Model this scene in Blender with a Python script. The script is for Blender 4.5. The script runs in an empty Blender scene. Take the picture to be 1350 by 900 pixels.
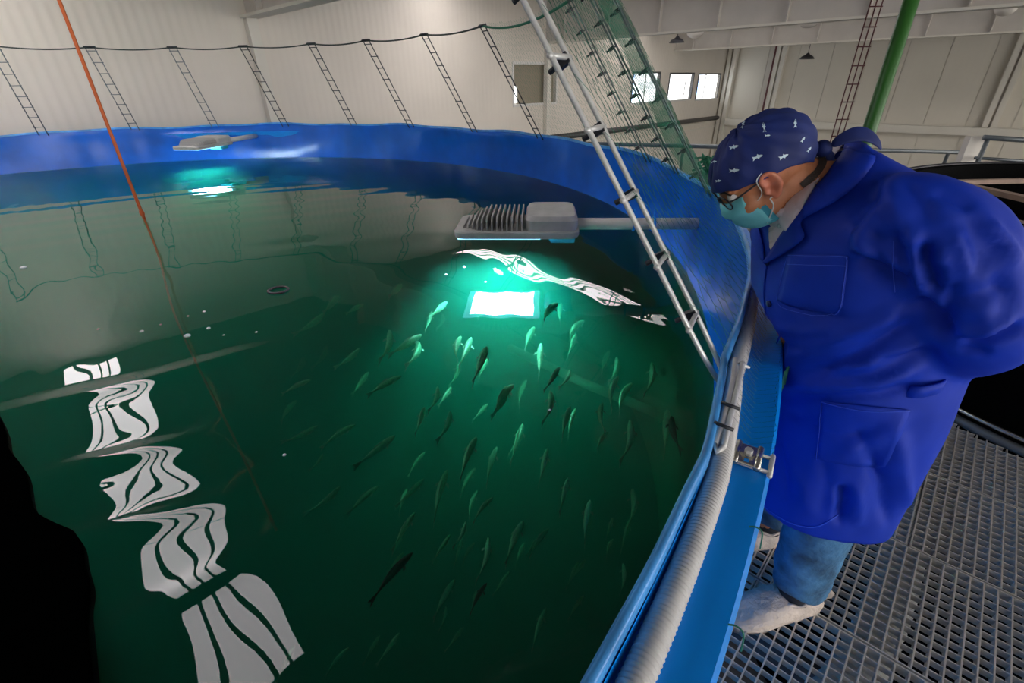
import bpy, bmesh, math, random
import numpy as np
from mathutils import Vector, Matrix, noise
from mathutils.bvhtree import BVHTree
random.seed(7)
SC = bpy.context.scene
COL = SC.collection
PI = math.pi

# ------------------------------------------------------------------ camera, world, light, exposure
F, TILT, ROLL, CZ = 620.0, math.radians(29), math.radians(-1), 1.5
cam = bpy.data.objects.new('camera', bpy.data.cameras.new('camera'))
COL.objects.link(cam)
_c, _s, _ct, _st = math.cos(ROLL), math.sin(ROLL), math.cos(TILT), math.sin(TILT)
cam.matrix_world = Matrix(((_c, -_s, 0, 0), (_s*_st, _c*_st, -_ct, 0), (_s*_ct, _c*_ct, _st, CZ), (0, 0, 0, 1)))
cam.data.sensor_width = 36
cam.data.lens = F/1350*36
cam.data.clip_start = .02
SC.camera = cam
W = bpy.data.worlds.new('world'); SC.world = W; W.use_nodes = True
W.node_tree.nodes['Background'].inputs[0].default_value = (.75, .83, 1, 1)
W.node_tree.nodes['Background'].inputs[1].default_value = .4
SC.view_settings.view_transform = 'Standard'
SC.view_settings.look = 'None'
SC.view_settings.exposure = 0.4
SC.view_settings.gamma = 1.0
SC.view_settings.use_curve_mapping = False
SKY_L = 8.0          # luminance of the daylight in the roof lights
WIN_L = 2.2
GABLE_FILL_L = 7.0       # fill light of the unseen windows added behind the camera
LAMP_L = 85.0

# building axes (the hall is turned against the camera)
BANG = math.radians(46.2)
Bv = Vector((math.cos(BANG), math.sin(BANG), 0)); Av = Vector((-Bv.y, Bv.x, 0))
def AB(a, b, z): return Av*a + Bv*b + Vector((0, 0, z))
TC = Vector((-3.863, 3.305, 0)); TR = 4.978; ZW = .45; ZLIP = .95   # round tank: centre, radius, water, lip

# ------------------------------------------------------------------ helpers
def mk(name, verts, faces, smooth=False):
    me = bpy.data.meshes.new(name)
    me.from_pydata([tuple(v) for v in verts], [], [tuple(f) for f in faces])
    me.validate()
    if smooth:
        me.polygons.foreach_set('use_smooth', [True]*len(me.polygons))
    me.update()
    return me
def org(o):
    v = Vector((0, 0, 0))
    while o is not None:
        v += o.location; o = o.parent
    return v
def put(name, me, mat, parent=None, local=False):
    """link a mesh; world-space vertices are moved into the parent's frame unless local"""
    o = bpy.data.objects.new(name, me); COL.objects.link(o)
    if parent is not None:
        if not local:
            me.transform(Matrix.Translation(-org(parent)))
        o.parent = parent
    if mat is not None and len(me.materials) == 0:
        me.materials.append(mat)
    return o
def empty(name, loc=(0, 0, 0)):
    o = bpy.data.objects.new(name, None); COL.objects.link(o); o.location = loc; o.empty_display_size = .1
    return o
def tag(o, label, cat, group=None, kind=None):
    o['label'] = label
    if cat: o['category'] = cat
    if group: o['group'] = group
    if kind: o['kind'] = kind
    return o
def struct(o, label=None):
    o['kind'] = 'structure'
    if label: o['label'] = label
    return o
class MB:
    def __init__(s): s.v = []; s.f = []
    def add(s, v, f):
        n = len(s.v); s.v += [Vector(p) for p in v]; s.f += [tuple(i+n for i in q) for q in f]; return s
    def box(s, c, d, ax=None):
        ax = ax or (Vector((1, 0, 0)), Vector((0, 1, 0)), Vector((0, 0, 1))); c = Vector(c)
        P = [c + ax[0]*(i*d[0]/2) + ax[1]*(j*d[1]/2) + ax[2]*(k*d[2]/2) for i in (-1, 1) for j in (-1, 1) for k in (-1, 1)]
        return s.add(P, [(0, 1, 3, 2), (4, 6, 7, 5), (0, 4, 5, 1), (2, 3, 7, 6), (0, 2, 6, 4), (1, 5, 7, 3)])
    def abox(s, a0, a1, b0, b1, z0, z1):
        return s.box(AB((a0+a1)/2, (b0+b1)/2, (z0+z1)/2), (abs(a1-a0), abs(b1-b0), abs(z1-z0)), (Av, Bv, Vector((0, 0, 1))))
    def tube(s, pts, r, n=8, cap=True, closed=False):
        pts = [Vector(p) for p in pts]; m = len(pts)
        rr = r if isinstance(r, (list, tuple)) else [r]*m
        up = None; rings = []
        for i in range(m):
            a = pts[i-1] if (i > 0 or closed) else pts[i]; b = pts[(i+1) % m] if (i < m-1 or closed) else pts[i]
            t = (b-a).normalized()
            if up is None:
                up = Vector((0, 0, 1)) if abs(t.z) < .9 else Vector((1, 0, 0))
            x = t.cross(up)
            if x.length < 1e-6: x = t.orthogonal()
            x.normalize(); y = x.cross(t).normalized(); up = y
            rings.append([pts[i] + (x*math.cos(2*PI*k/n) + y*math.sin(2*PI*k/n))*rr[i] for k in range(n)])
        return s.rings(rings, cap and not closed, closed)
    def rings(s, rings, cap=True, closed=False):
        n = len(rings[0]); m = len(rings)
        f = []
        for i in range(m if closed else m-1):
            j = (i+1) % m
            for k in range(n):
                f.append((i*n+k, i*n+(k+1) % n, j*n+(k+1) % n, j*n+k))
        if cap:
            f.append(tuple(range(n-1, -1, -1))); f.append(tuple((m-1)*n+k for k in range(n)))
        return s.add([p for r in rings for p in r], f)
    def ell(s, c, r, ax=None, n=16, m=10):
        ax = ax or (Vector((1, 0, 0)), Vector((0, 1, 0)), Vector((0, 0, 1))); c = Vector(c); R = []
        for i in range(m+1):
            t = PI*(i+.02)/(m+.04)
            R.append([c + ax[0]*(r[0]*math.sin(t)*math.cos(2*PI*k/n)) + ax[1]*(r[1]*math.sin(t)*math.sin(2*PI*k/n)) + ax[2]*(r[2]*math.cos(t)) for k in range(n)])
        return s.rings(R[::-1])
    def grid(s, P):
        h = len(P); w = len(P[0])
        return s.add([p for r in P for p in r], [(i*w+j, i*w+j+1, (i+1)*w+j+1, (i+1)*w+j) for i in range(h-1) for j in range(w-1)])
    def mesh(s, name, smooth=False): return mk(name, s.v, s.f, smooth)
    def put(s, name, mat, parent=None, smooth=False, local=False): return put(name, s.mesh(name, smooth), mat, parent, local)
def spline(pts, n=8):
    pts = [Vector(p) for p in pts]; out = []
    for i in range(len(pts)-1):
        p0 = pts[max(i-1, 0)]; p1 = pts[i]; p2 = pts[i+1]; p3 = pts[min(i+2, len(pts)-1)]
        for k in range(n):
            t = k/n
            out.append(.5*((2*p1) + (p2-p0)*t + (2*p0-5*p1+4*p2-p3)*t*t + (3*p1-p0-3*p2+p3)*t**3))
    out.append(pts[-1]); return out
def bevel(o, w=.004, seg=2):
    m = o.modifiers.new('bevel', 'BEVEL'); m.width = w; m.segments = seg; m.limit_method = 'ANGLE'; return o
def copy_thing(o):
    c = o.copy(); COL.objects.link(c)
    for ch in o.children:
        d = ch.copy(); COL.objects.link(d); d.parent = c
        for g in ch.children:
            e = g.copy(); COL.objects.link(e); e.parent = d
    return c
def px_ray(x, y):
    x -= 675; u = 450-y
    x, u = _c*x - _s*u, _s*x + _c*u
    return Vector((x, F*_ct + u*_st, u*_ct - F*_st))
CAM = Vector((0, 0, CZ))
def un(x, y, z):
    r = px_ray(x, y); return CAM + r*((z-CZ)/r.z)
def at_y(x, y, Y):
    r = px_ray(x, y); return CAM + r*(Y/r.y)

# ------------------------------------------------------------------ materials
def mat(name, col, rough=.5, metal=0, spec=.5, bump=None, var=None, emit=None, **kw):
    """bump=(kind, scale, strength, distance); var=(scale, amount): colour mottling"""
    m = bpy.data.materials.new(name); m.use_nodes = True; nt = m.node_tree; N = nt.nodes; Lk = nt.links
    b = N['Principled BSDF']
    b.inputs['Base Color'].default_value = (*col, 1); b.inputs['Roughness'].default_value = rough
    b.inputs['Metallic'].default_value = metal; b.inputs['Specular IOR Level'].default_value = spec
    for k, v in kw.items(): b.inputs[k.replace('_', ' ')].default_value = v
    tc = N.new('ShaderNodeTexCoord')
    if var:
        n = N.new('ShaderNodeTexNoise'); n.inputs['Scale'].default_value = var[0]; n.inputs['Detail'].default_value = 6
        Lk.new(tc.outputs['Object'], n.inputs['Vector'])
        mx = N.new('ShaderNodeMix'); mx.data_type = 'RGBA'; a = var[1]
        mx.inputs['A'].default_value = (*[max(0, c*(1-a)) for c in col], 1); mx.inputs['B'].default_value = (*[min(1, c*(1+a)) for c in col], 1)
        mr = N.new('ShaderNodeMapRange'); mr.inputs['From Min'].default_value = .32; mr.inputs['From Max'].default_value = .68
        Lk.new(n.outputs['Fac'], mr.inputs['Value']); Lk.new(mr.outputs['Result'], mx.inputs['Factor']); Lk.new(mx.outputs['Result'], b.inputs['Base Color'])
    if bump:
        kind, sc, st, di = bump
        if kind == 'noise':
            n = N.new('ShaderNodeTexNoise'); n.inputs['Scale'].default_value = sc; n.inputs['Detail'].default_value = 4; out = n.outputs['Fac']
            Lk.new(tc.outputs['Object'], n.inputs['Vector'])
        elif kind == 'weave':
            n = N.new('ShaderNodeTexWave'); n.inputs['Scale'].default_value = sc; n.bands_direction = 'DIAGONAL'; out = n.outputs['Fac']
            Lk.new(tc.outputs['Object'], n.inputs['Vector'])
        elif kind == 'ribs':      # upright ribs of a panel wall that runs along the hall axis given in sc=(axis, period)
            ax, per = sc
            d = N.new('ShaderNodeVectorMath'); d.operation = 'DOT_PRODUCT'; d.inputs[1].default_value = tuple(ax)
            Lk.new(tc.outputs['Object'], d.inputs[0])
            q = N.new('ShaderNodeMath'); q.operation = 'MULTIPLY'; q.inputs[1].default_value = 2*PI/per
            Lk.new(d.outputs['Value'], q.inputs[0])
            s2 = N.new('ShaderNodeMath'); s2.operation = 'SINE'; Lk.new(q.outputs[0], s2.inputs[0])
            out = s2.outputs[0]
        bp = N.new('ShaderNodeBump'); bp.inputs['Strength'].default_value = st; bp.inputs['Distance'].default_value = di
        Lk.new(out, bp.inputs['Height']); Lk.new(bp.outputs['Normal'], b.inputs['Normal'])
    if emit:
        b.inputs['Emission Color'].default_value = (*emit[0], 1); b.inputs['Emission Strength'].default_value = emit[1]
    return m
M = {}
M['wall'] = mat('white_panel_wall', (.74, .68, .59), .55, bump=('ribs', (Bv, .16), .35, .008), var=(.6, .05))
M['wall_r'] = mat('cream_panel', (.72, .67, .57), .6, bump=('ribs', (Av, .2), .15, .005), var=(.5, .04))
M['wall_plain'] = mat('cream_paint', (.74, .70, .61), .6, var=(.7, .04))
M['girder'] = mat('girder_paint', (.62, .58, .52), .5, var=(2, .05))
M['ceiling'] = mat('ceiling_sheet', (.36, .345, .33), .6, bump=('ribs', (Bv, .3), .3, .02))
M['skypane'] = mat('roof_light', (.8, .8, .8), .5, emit=((1, .95, .97), SKY_L))
M['winpane'] = mat('daylight_pane', (.8, .85, .9), .3, emit=((.93, .97, 1), WIN_L))
M['winblue'] = mat('bluish_daylight', (.4, .55, .8), .3, emit=((.45, .65, 1), 1.6))
M['dark'] = mat('dark_metal', (.03, .03, .035), .45)
M['darkpipe'] = mat('dark_pipe', (.05, .045, .045), .4, spec=.6)
M['frame'] = mat('window_frame', (.72, .70, .66), .45)
M['framedark'] = mat('window_frame_dark', (.06, .06, .06), .45)
M['maroon'] = mat('maroon_edge', (.10, .02, .02), .5)
M['tan'] = mat('tan_room', (.30, .26, .19), .7)
M['liner'] = mat('blue_liner', (.0, .125, .68), .26, spec=.6, bump=('noise', 3.0, .25, .02), var=(2.5, .18))
M['lip'] = mat('pale_blue_edge', (.07, .34, .80), .3, var=(9, .25))
M['flange'] = mat('blue_flange', (.0, .28, .92), .33, spec=.45, var=(4, .06), bump=('noise', 40, .05, .001))
M['steel'] = mat('galvanised_tube', (.62, .62, .62), .33, .75, var=(14, .12))
M['steelw'] = mat('white_zinc_tube', (.70, .70, .68), .35, .3, var=(30, .12))
M['greytube'] = mat('grey_tube', (.17, .19, .20), .4, .5)
M['blacktube'] = mat('black_tube', (.02, .025, .03), .4)
M['clamp'] = mat('black_clamp', (.012, .014, .02), .4)
M['net'] = mat('green_twine', (.03, .20, .12), .7)
M['netpale'] = mat('pale_twine', (.35, .55, .50), .7)
M['rope'] = mat('orange_rope', (.62, .13, .03), .6, bump=('weave', 60, .4, .003))
M['ropecord'] = mat('dark_cord', (.035, .05, .045), .7)
M['hose'] = mat('grey_hose', (.55, .54, .53), .42, var=(20, .06))
M['zinc'] = mat('stainless', (.60, .58, .52), .25, .9, var=(25, .2))
M['lampbody'] = mat('cast_grey', (.50, .50, .49), .5, var=(12, .12))
M['lampfin'] = mat('cast_fin', (.42, .42, .41), .5)
M['pipe'] = mat('white_pipe', (.74, .72, .68), .4, var=(10, .06))
M['emit'] = mat('led_panel', (.9, .95, 1), .3, emit=((.62, .90, 1), LAMP_L))
M['lens'] = mat('blue_lens_guard', (.05, .45, .70), .2, emit=None)
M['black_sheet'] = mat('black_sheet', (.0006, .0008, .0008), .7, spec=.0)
M['tank2'] = mat('black_tank', (.0018, .002, .002), .7, spec=.04, var=(60, .5))
M['tank2rim'] = mat('black_rim', (.012, .013, .02), .35)
M['pink'] = mat('wooden_batten', (.48, .33, .26), .6, var=(12, .15))
M['greenpole'] = mat('green_pole', (.025, .13, .015), .4)
M['greensheet'] = None
M['grate'] = mat('galvanised_grating', (.62, .57, .50), .42, .2, var=(30, .25))
M['grated'] = mat('galvanised_cross_bar', (.55, .53, .49), .42, .2, var=(30, .25))
M['duct'] = mat('grey_ribbed_duct', (.66, .66, .62), .45, var=(8, .2))
M['floor'] = mat('dark_concrete', (.05, .05, .05), .7, var=(3, .3))
M['fish'] = mat('fish_skin', (.16, .85, .46), .45, var=(20, .25))
M['fishdark'] = mat('dark_fish_skin', (.02, .035, .03), .4)
M['fin'] = mat('fish_fin', (.15, .6, .4), .5)
M['foam'] = mat('bubble', (.8, .9, .9), .1)
M['skin'] = mat('skin', (.55, .215, .10), .48, var=(25, .18), bump=('noise', 120, .15, .002), Subsurface_Weight=.08)
M['ear'] = mat('ear_skin', (.66, .22, .13), .45, var=(30, .15))
M['hair'] = mat('dark_hair', (.035, .02, .012), .6, bump=('noise', 200, .6, .003))
M['coat'] = mat('blue_coat_cloth', (.003, .034, .44), .62, spec=.25, bump=('weave', 260, .06, .0006), var=(7, .12), Sheen_Weight=0.0)
M['stitch'] = mat('coat_stitching', (.03, .10, .70), .6)
M['button'] = mat('navy_button', (.004, .012, .12), .3)
M['shirt'] = mat('white_shirt', (.80, .70, .76), .7, var=(30, .04))
M['cap'] = mat('navy_cap_cloth', (.004, .018, .14), .7, bump=('noise', 60, .2, .002), var=(12, .2))
M['print'] = mat('white_print', (.62, .78, .88), .7)
M['mask'] = mat('mask_cloth', (.16, .55, .62), .75, bump=('noise', 150, .15, .001))
M['maskside'] = mat('mask_cloth_outer', (.05, .32, .42), .75)
M['strap'] = mat('white_elastic', (.75, .78, .78), .7)
M['glass_frame'] = mat('dark_spectacle_frame', (.01, .012, .02), .3)
M['jeans'] = mat('blue_denim', (.045, .15, .29), .75, var=(16, .55), bump=('noise', 60, .7, .006))
M['sock'] = mat('dark_sock', (.012, .014, .022), .8)
M['cover'] = mat('white_shoe_cover', (.62, .53, .46), .6, var=(14, .16), bump=('noise', 32, .9, .012))
# spectacle lens
m = bpy.data.materials.new('spectacle_lens'); m.use_nodes = True; nt = m.node_tree; nt.nodes.clear()
o_ = nt.nodes.new('ShaderNodeOutputMaterial'); t_ = nt.nodes.new('ShaderNodeBsdfTransparent'); g_ = nt.nodes.new('ShaderNodeBsdfGlossy'); g_.inputs['Roughness'].default_value = .03
x_ = nt.nodes.new('ShaderNodeMixShader'); x_.inputs[0].default_value = .08; t_.inputs[0].default_value = (.85, .92, .95, 1)
nt.links.new(t_.outputs[0], x_.inputs[1]); nt.links.new(g_.outputs[0], x_.inputs[2]); nt.links.new(x_.outputs[0], o_.inputs[0]); M['lensglass'] = m
# green shade cloth: thin woven cloth that lets light through
m = bpy.data.materials.new('green_shade_cloth'); m.use_nodes = True; nt = m.node_tree; nt.nodes.clear()
o_ = nt.nodes.new('ShaderNodeOutputMaterial'); t_ = nt.nodes.new('ShaderNodeBsdfTransparent'); d_ = nt.nodes.new('ShaderNodeBsdfDiffuse'); d_.inputs[0].default_value = (.06, .46, .26, 1)
x_ = nt.nodes.new('ShaderNodeMixShader'); x_.inputs[0].default_value = .55
nt.links.new(t_.outputs[0], x_.inputs[1]); nt.links.new(d_.outputs[0], x_.inputs[2]); nt.links.new(x_.outputs[0], o_.inputs[0]); M['greensheet'] = m
# water: Fresnel mirror over a clear, green, slightly cloudy body
m = bpy.data.materials.new('water'); m.use_nodes = True; nt = m.node_tree; nt.nodes.clear(); N = nt.nodes; Lk = nt.links
o_ = N.new('ShaderNodeOutputMaterial'); t_ = N.new('ShaderNodeBsdfTransparent'); t_.inputs[0].default_value = (.93, 1, .99, 1)
g_ = N.new('ShaderNodeBsdfGlossy'); g_.inputs['Roughness'].default_value = .0
fr = N.new('ShaderNodeFresnel'); fr.inputs['IOR'].default_value = 1.33
x_ = N.new('ShaderNodeMixShader'); Lk.new(fr.outputs[0], x_.inputs[0]); Lk.new(t_.outputs[0], x_.inputs[1]); Lk.new(g_.outputs[0], x_.inputs[2]); Lk.new(x_.outputs[0], o_.inputs['Surface'])
sc_ = N.new('ShaderNodeVolumeScatter'); sc_.inputs['Color'].default_value = (.008, .30, .20, 1); sc_.inputs['Density'].default_value = 1.6; sc_.inputs['Anisotropy'].default_value = 0
ab = N.new('ShaderNodeVolumeAbsorption'); ab.inputs['Color'].default_value = (.0, .72, .38, 1); ab.inputs['Density'].default_value = .85
ad = N.new('ShaderNodeAddShader'); Lk.new(sc_.outputs[0], ad.inputs[0]); Lk.new(ab.outputs[0], ad.inputs[1]); Lk.new(ad.outputs[0], o_.inputs['Volume'])
M['water'] = m

# ------------------------------------------------------------------ the hall
AW, BW, A0, B0, ZC, ZF = 11.2, 28.0, -14.0, -14.0, 3.9, -3.0
struct(MB().abox(A0, AW, B0, BW, ZF-.2, ZF).put('floor', M['floor']), 'dark concrete floor below the grating')
WALLP = (4.49, 13.47, 21.55)
# far wall with openings for windows (pieces around the openings)
WIN = [(11.95, 14.0, .85, 1.93), (18.9, 21.05, .63, 1.67), (22.0, 24.3, .62, 1.63), (24.9, 27.4, .56, 1.6)]
wb = MB(); b = B0
for (b0, b1, z0, z1) in WIN:
    wb.abox(AW, AW+.2, b, b0, ZF, ZC); wb.abox(AW, AW+.2, b0, b1, ZF, z0); wb.abox(AW, AW+.2, b0, b1, z1, ZC); b = b1
wb.abox(AW, AW+.2, b, BW+.2, ZF, ZC)
wall_back = struct(wb.put('wall_back', M['wall']), 'white ribbed panel wall behind the tank')
wall_right = struct(MB().abox(A0, AW, BW, BW+.2, ZF, ZC).put('wall_right', M['wall_plain']), 'cream panelled wall at the far right')
struct(MB().abox(A0, AW, B0-.2, B0, ZF, ZC).put('wall_left', M['wall_plain']))
struct(MB().abox(A0-.2, A0, B0, BW, ZF, ZC).put('wall_front', M['wall_plain']))
# ceiling with openings for the roof lights
STRIPS = [(-8.98, 2.2, 10.85), (0.0, 3.0, 10.85), (8.98, 2.2, 10.6), (17.96, 2.2, 10.6)]
STRIPS += [(b, -11.5, -3.5) for b in (-8.98, 0, 8.98, 17.96)]
SWD = .37
cb = MB()
bs = sorted(set(s[0] for s in STRIPS)); e = B0
for b in bs:
    cb.abox(A0, AW, e, b-SWD, ZC, ZC+.12); e = b+SWD
    cb.abox(A0, -11.5, b-SWD, b+SWD, ZC, ZC+.12); cb.abox(-3.5, 3.0 if b == 0 else 2.2, b-SWD, b+SWD, ZC, ZC+.12)
    cb.abox(10.85 if b < 5 else 10.6, AW, b-SWD, b+SWD, ZC, ZC+.12)
cb.abox(A0, AW, e, BW, ZC, ZC+.12)
struct(cb.put('ceiling', M['ceiling']), 'grey sheet ceiling with roof lights')
wn = 5
for (b, a0, a1) in STRIPS:
    w = struct(MB().abox(a0, a1, b-SWD, b+SWD, ZC+.02, ZC+.04).put('window_%d' % wn, M['skypane']), 'long roof light'); wn += 1
    for k in (-.19, 0, .19):
        MB().abox(a0, a1, b+k-.022, b+k+.022, ZC+.004, ZC+.0195).put('glazing_bar', M['girder'], w)
    for k in range(1, 4):
        a = a0+(a1-a0)*k/4
        MB().abox(a-.02, a+.02, b-SWD, b+SWD, ZC-.004, ZC+.0035).put('glazing_bar', M['girder'], w)
for k in range(6):  # row of unseen glowing windows, added to brighten the hall
    b = -10+5.6*k
    w = struct(MB().abox(A0+.0, A0+.02, b, b+4.2, .2, 3.3).put('window_%d' % wn, mat('gable_fill', (.8, .8, .8), .5, emit=((1, .97, .93), GABLE_FILL_L))), 'unseen tall window added behind the camera as fill light'); wn += 1
    for q in (0, 1.4, 2.8, 4.2): MB().abox(A0+.02, A0+.06, b+q-.03, b+q+.03, .2, 3.3).put('mullion', M['frame'], w)
# deep plate girders that span the hall, with stiffeners, and their columns
for i, b in enumerate((4.49, 13.47, 22.18)):
    t = empty('girder', AB(0, b, 2.6))
    tag(t, ['cream steel girder meeting the wall column at top left', 'nearer cream deep girder crossing above the three small windows',
            'farther cream deep girder above the small hanging lamp at right'][i], 'girder', 'roof girders')
    z0 = 2.62 if i == 0 else 2.5
    MB().abox(-13.9, 11.19, b-.16, b+.16, z0, z0+.05).put('bottom_flange', M['wall_plain'], t)
    MB().abox(-13.9, 11.19, b-.02, b+.02, z0+.05, ZC).put('web', M['girder'], t)
    for k in range(16):
        a = 10.4-1.55*k
        MB().abox(a-.012, a+.012, b-.14, b-.02, z0+.05, ZC).put('stiffener', M['girder'], t)
    if i < 2:
        bc = b
        c = MB().abox(AW-.16, AW-.001, bc-.10, bc+.10, ZF, z0-.001).put('column', M['wall_plain'])
        tag(c, ['slim cream wall column left of the roof girder end', 'slim cream wall column beside the framed inner window'][i], 'column', 'wall columns')
# windows of the far wall
for i, (b0, b1, z0, z1) in enumerate(WIN):
    w = struct(MB().abox(AW+.12, AW+.14, b0, b1, z0, z1).put('window_%d' % (i+1), M['winpane'] if i else M['tan']),
               ['inner window onto a tan room', 'bright small window nearest the net', 'bright small window in the middle', 'bright small window with a bluish strip'][i])
    fm = M['frame'] if i == 0 else M['framedark']
    for (p0, p1, q0, q1) in ((b0-.06, b1+.06, z0-.07, z0), (b0-.06, b1+.06, z1, z1+.07), (b0-.07, b0, z0, z1), (b1, b1+.07, z0, z1)):
        MB().abox(AW-.025, AW+.1, p0, p1, q0, q1).put('window_frame', M['frame'] if (i == 0 or p1-p0 > 1 and q0 < z0) else fm, w)
    if i == 0:
        MB().abox(AW+.11, AW+.12, b0+.02, b0+.26, z0+.03, z0+.5).put('pane', M['winpane'], w)
        MB().abox(AW+.105, AW+.12, b0+.24, b0+.29, z0+.03, z0+.5).put('mullion', M['frame'], w)
    else:
        bb = b0+(.55, .78, .42)[i-1]*(b1-b0)
        MB().abox(AW+.11, AW+.12, b0+.04, b0+(.12, .0, .3)[i-1]*(b1-b0)+.05, z0+.02, z1-.02).put('pane', M['winblue'], w)
        MB().abox(AW+.10, AW+.12, bb-.04, bb+.04, z0, z1).put('mullion', M['frame'], w)
# inner-room wall slab in front of the far wall end
# dark cable tray and ledges on the far wall
t = MB().tube([AB(AW-.12, 13.2, -.24), AB(AW-.12, 28.0, -.40)], .10, 10).put('wall_pipe', M['darkpipe'], smooth=True)
tag(t, 'dark pipe along the wall under the small bright windows', 'pipe')
for k, z in enumerate((-.55, -.8)):
    struct(MB().abox(AW-.1, AW-.001, 13.7, 27.9, z-.03, z+.03).put('trim_%d' % (k+1), M['wall_plain']))
# right wall: columns, horizontal beam, panels
for k, a in enumerate((10.9, 8.62, .28, -8.1)):
    t = empty('column', AB(a, 27.9, ZF))
    tag(t, ['slim cream column in the far right corner', 'cream column with a maroon edge behind the small hanging lamp', 'double cream column at the right edge behind the railing',
            'cream column on the right wall outside the view'][k], 'column', 'right wall columns')
    MB().abox(a-.22, a-.04, 27.72, 27.99, ZF, ZC).put('shaft', M['wall_plain'], t)
    MB().abox(a+.04, a+.22, 27.72, 27.99, ZF, ZC).put('shaft', M['wall_plain'], t)
    MB().abox(a-.04, a+.04, 27.85, 27.99, ZF, ZC).put('infill', M['girder'], t)
    if k == 1: MB().abox(a+.22, a+.30, 27.70, 27.99, ZF, ZC).put('edge_strip', M['maroon'], t)
    if k == 2: MB().abox(a-.30, a+.30, 27.68, 27.7199, -.75, -.45).put('joint_plate', M['wall_plain'], t)
t = MB().abox(-13.9, 10.6, 27.55, 27.70, -.72, -.42).put('wall_beam', M['wall_plain']); tag(t, 'cream horizontal beam across the right wall behind the railing', 'beam')
for k in range(12):
    a1 = 10.6-1.37*k
    MB().abox(a1-1.36, a1-.01, 27.965, 27.998, -.40, ZC-.1).put('panel', M['wall_r'], wall_right)
    MB().abox(a1-1.36, a1-.01, 27.965, 27.998, ZF, -.74).put('panel', M['wall_r'], wall_right)
# hanging lamps
def pendant(p, r, label, cord):
    t = empty('pendant_lamp', p); tag(t, label, 'lamp', 'lamps hanging in the hall')
    MB().tube([p, (p[0], p[1], p[2]+cord)], .012, 5).put('cord', M['dark'], t)
    MB().rings([[Vector(p)+Vector((q*math.cos(2*PI*k/12), q*math.sin(2*PI*k/12), z)) for k in range(12)] for q, z in ((r, -.16), (r*.75, -.06), (r*.3, .0), (r*.15, .06))]).put('shade', M['dark'], t, True)
def dome(p, r, label):
    t = empty('dome_lamp', p); tag(t, label, 'lamp', 'lamps hanging in the hall')
    MB().ell(p, (r, r, r*.8)).put('dome', M['girder'], t, True)
    MB().tube([p, (p[0], p[1], min(ZC, p[2]+1.2))], .04, 6).put('stem', M['girder'], t)
def ray_b(x, y, b):
    r = px_ray(x, y); return CAM + r*(b/r.dot(Bv))
pendant(ray_b(1065, 72, 25), .28, 'small dark hanging lamp below the farther girder at right', ZC-ray_b(1065, 72, 25).z)
pendant(ray_b(893, 50, 20), .30, 'small dark hanging lamp beside the green net strip', ZC-ray_b(893, 50, 20).z)
dome(ray_b(917, 40, 20), .32, 'round grey dome lamp between the two girders, nearer the net')
dome(ray_b(1068, 24, 20), .34, 'round grey dome lamp between the two girders, middle one')
dome(ray_b(1327, 10, 20), .24, 'round grey dome lamp between the two girders, at the right edge')

# ------------------------------------------------------------------ the round tank
DR = [(-180, 0), (-60, 0), (-38, .0), (-33, .002), (-29, -.03), (-26.5, -.012), (-21.8, .025), (-15.9, .032), (-8, .055), (-.7, .031), (8.8, .052), (20, .017), (33, -.065), (50, -.07),
      (74, .02), (88, .09), (100, .10), (115, .05), (130, 0), (180, 0)]
def dr(deg):
    return float(np.interp((deg+180) % 360-180, [d[0] for d in DR], [d[1] for d in DR]))
def lipz(deg):
    return ZLIP + .010*math.sin(math.radians(deg)*13) + .007*math.sin(math.radians(deg)*29+1) if deg > 5 or deg < -60 else ZLIP
def tp(deg, r, z):
    t = math.radians(deg); return Vector((TC.x+r*math.cos(t), TC.y+r*math.sin(t), z))
tank = empty('fish_tank', (TC.x, TC.y, ZF))
tag(tank, 'large round fish tank with blue liner and wide blue rim', 'tank')
NT = 720
def wr(deg, z):       # soft upright wrinkles of the sheet
    k = max(0, min(1, (z+.1)/.6))
    return k*(.6 if -60 < deg < -18 else 1)*(.003*math.sin(math.radians(deg)*47+2*math.sin(deg*.11)) + .0012*math.sin(math.radians(deg)*113+z*3) + .007*math.sin(math.radians(deg)*19+z*5))
zs = [1.0, .98, .93, .85, .75, .65, .55, .45, .3, 0, -.4, -.8, -1.2]
P = []
for zi in zs:
    row = []
    for k in range(NT+1):
        d = k*360/NT-180; z = zi
        top = lipz(d)
        w = max(0, min(1, (zi-.5)/.45))
        zz = top + (zi-1.0) if zi > .9 else zi
        row.append(tp(d, TR+dr(d)*w+wr(d, zi)*(1 if zi > .5 else .4), zz))
    P.append(row)
MB().grid(P[:8]).put('liner', M['liner'], tank, True)
MB().grid(P[7:]).put('submerged_liner', mat('algae_glow_liner', (.02, .26, .14), .5, var=(2, .25)), tank, True)  # algae green with the lit wall's green glow put into the colour
P = []
for (ro, zo) in ((-.001, -.018), (-.003, 0), (.002, .008), (.009, .008), (.013, 0), (.013, -.02)):
    P.append([tp(d, TR+dr(d)+wr(d, 1)+ro, lipz(d)+zo) for d in [k*360/NT-180 for k in range(NT+1)]])
MB().grid(P).put('lip', M['lip'], tank, True)
ZFL = .893
P = []
for (ro, zo) in ((.012, .045), (.012, .004), (.018, 0), (.104, 0), (.110, -.004), (.110, -.05), (.06, -.05), (.06, ZF-ZFL)):
    P.append([tp(d, TR+ro+(dr(d) if ro < .02 else 0), ZFL+zo) for d in [k*360/NT-180 for k in range(NT+1)]])
fl = MB().grid(P).put('rim_flange', M['flange'], tank, False)
fb = MB(); fb.add([tp(k*6, TR+.05, -1.2) for k in range(60)], [tuple(range(60))])
fb.put('tank_floor', mat('darkened_floor', (.006, .03, .016), .8), tank)  # dark colour put in so the lamp's pool on the bottom vanishes
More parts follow.
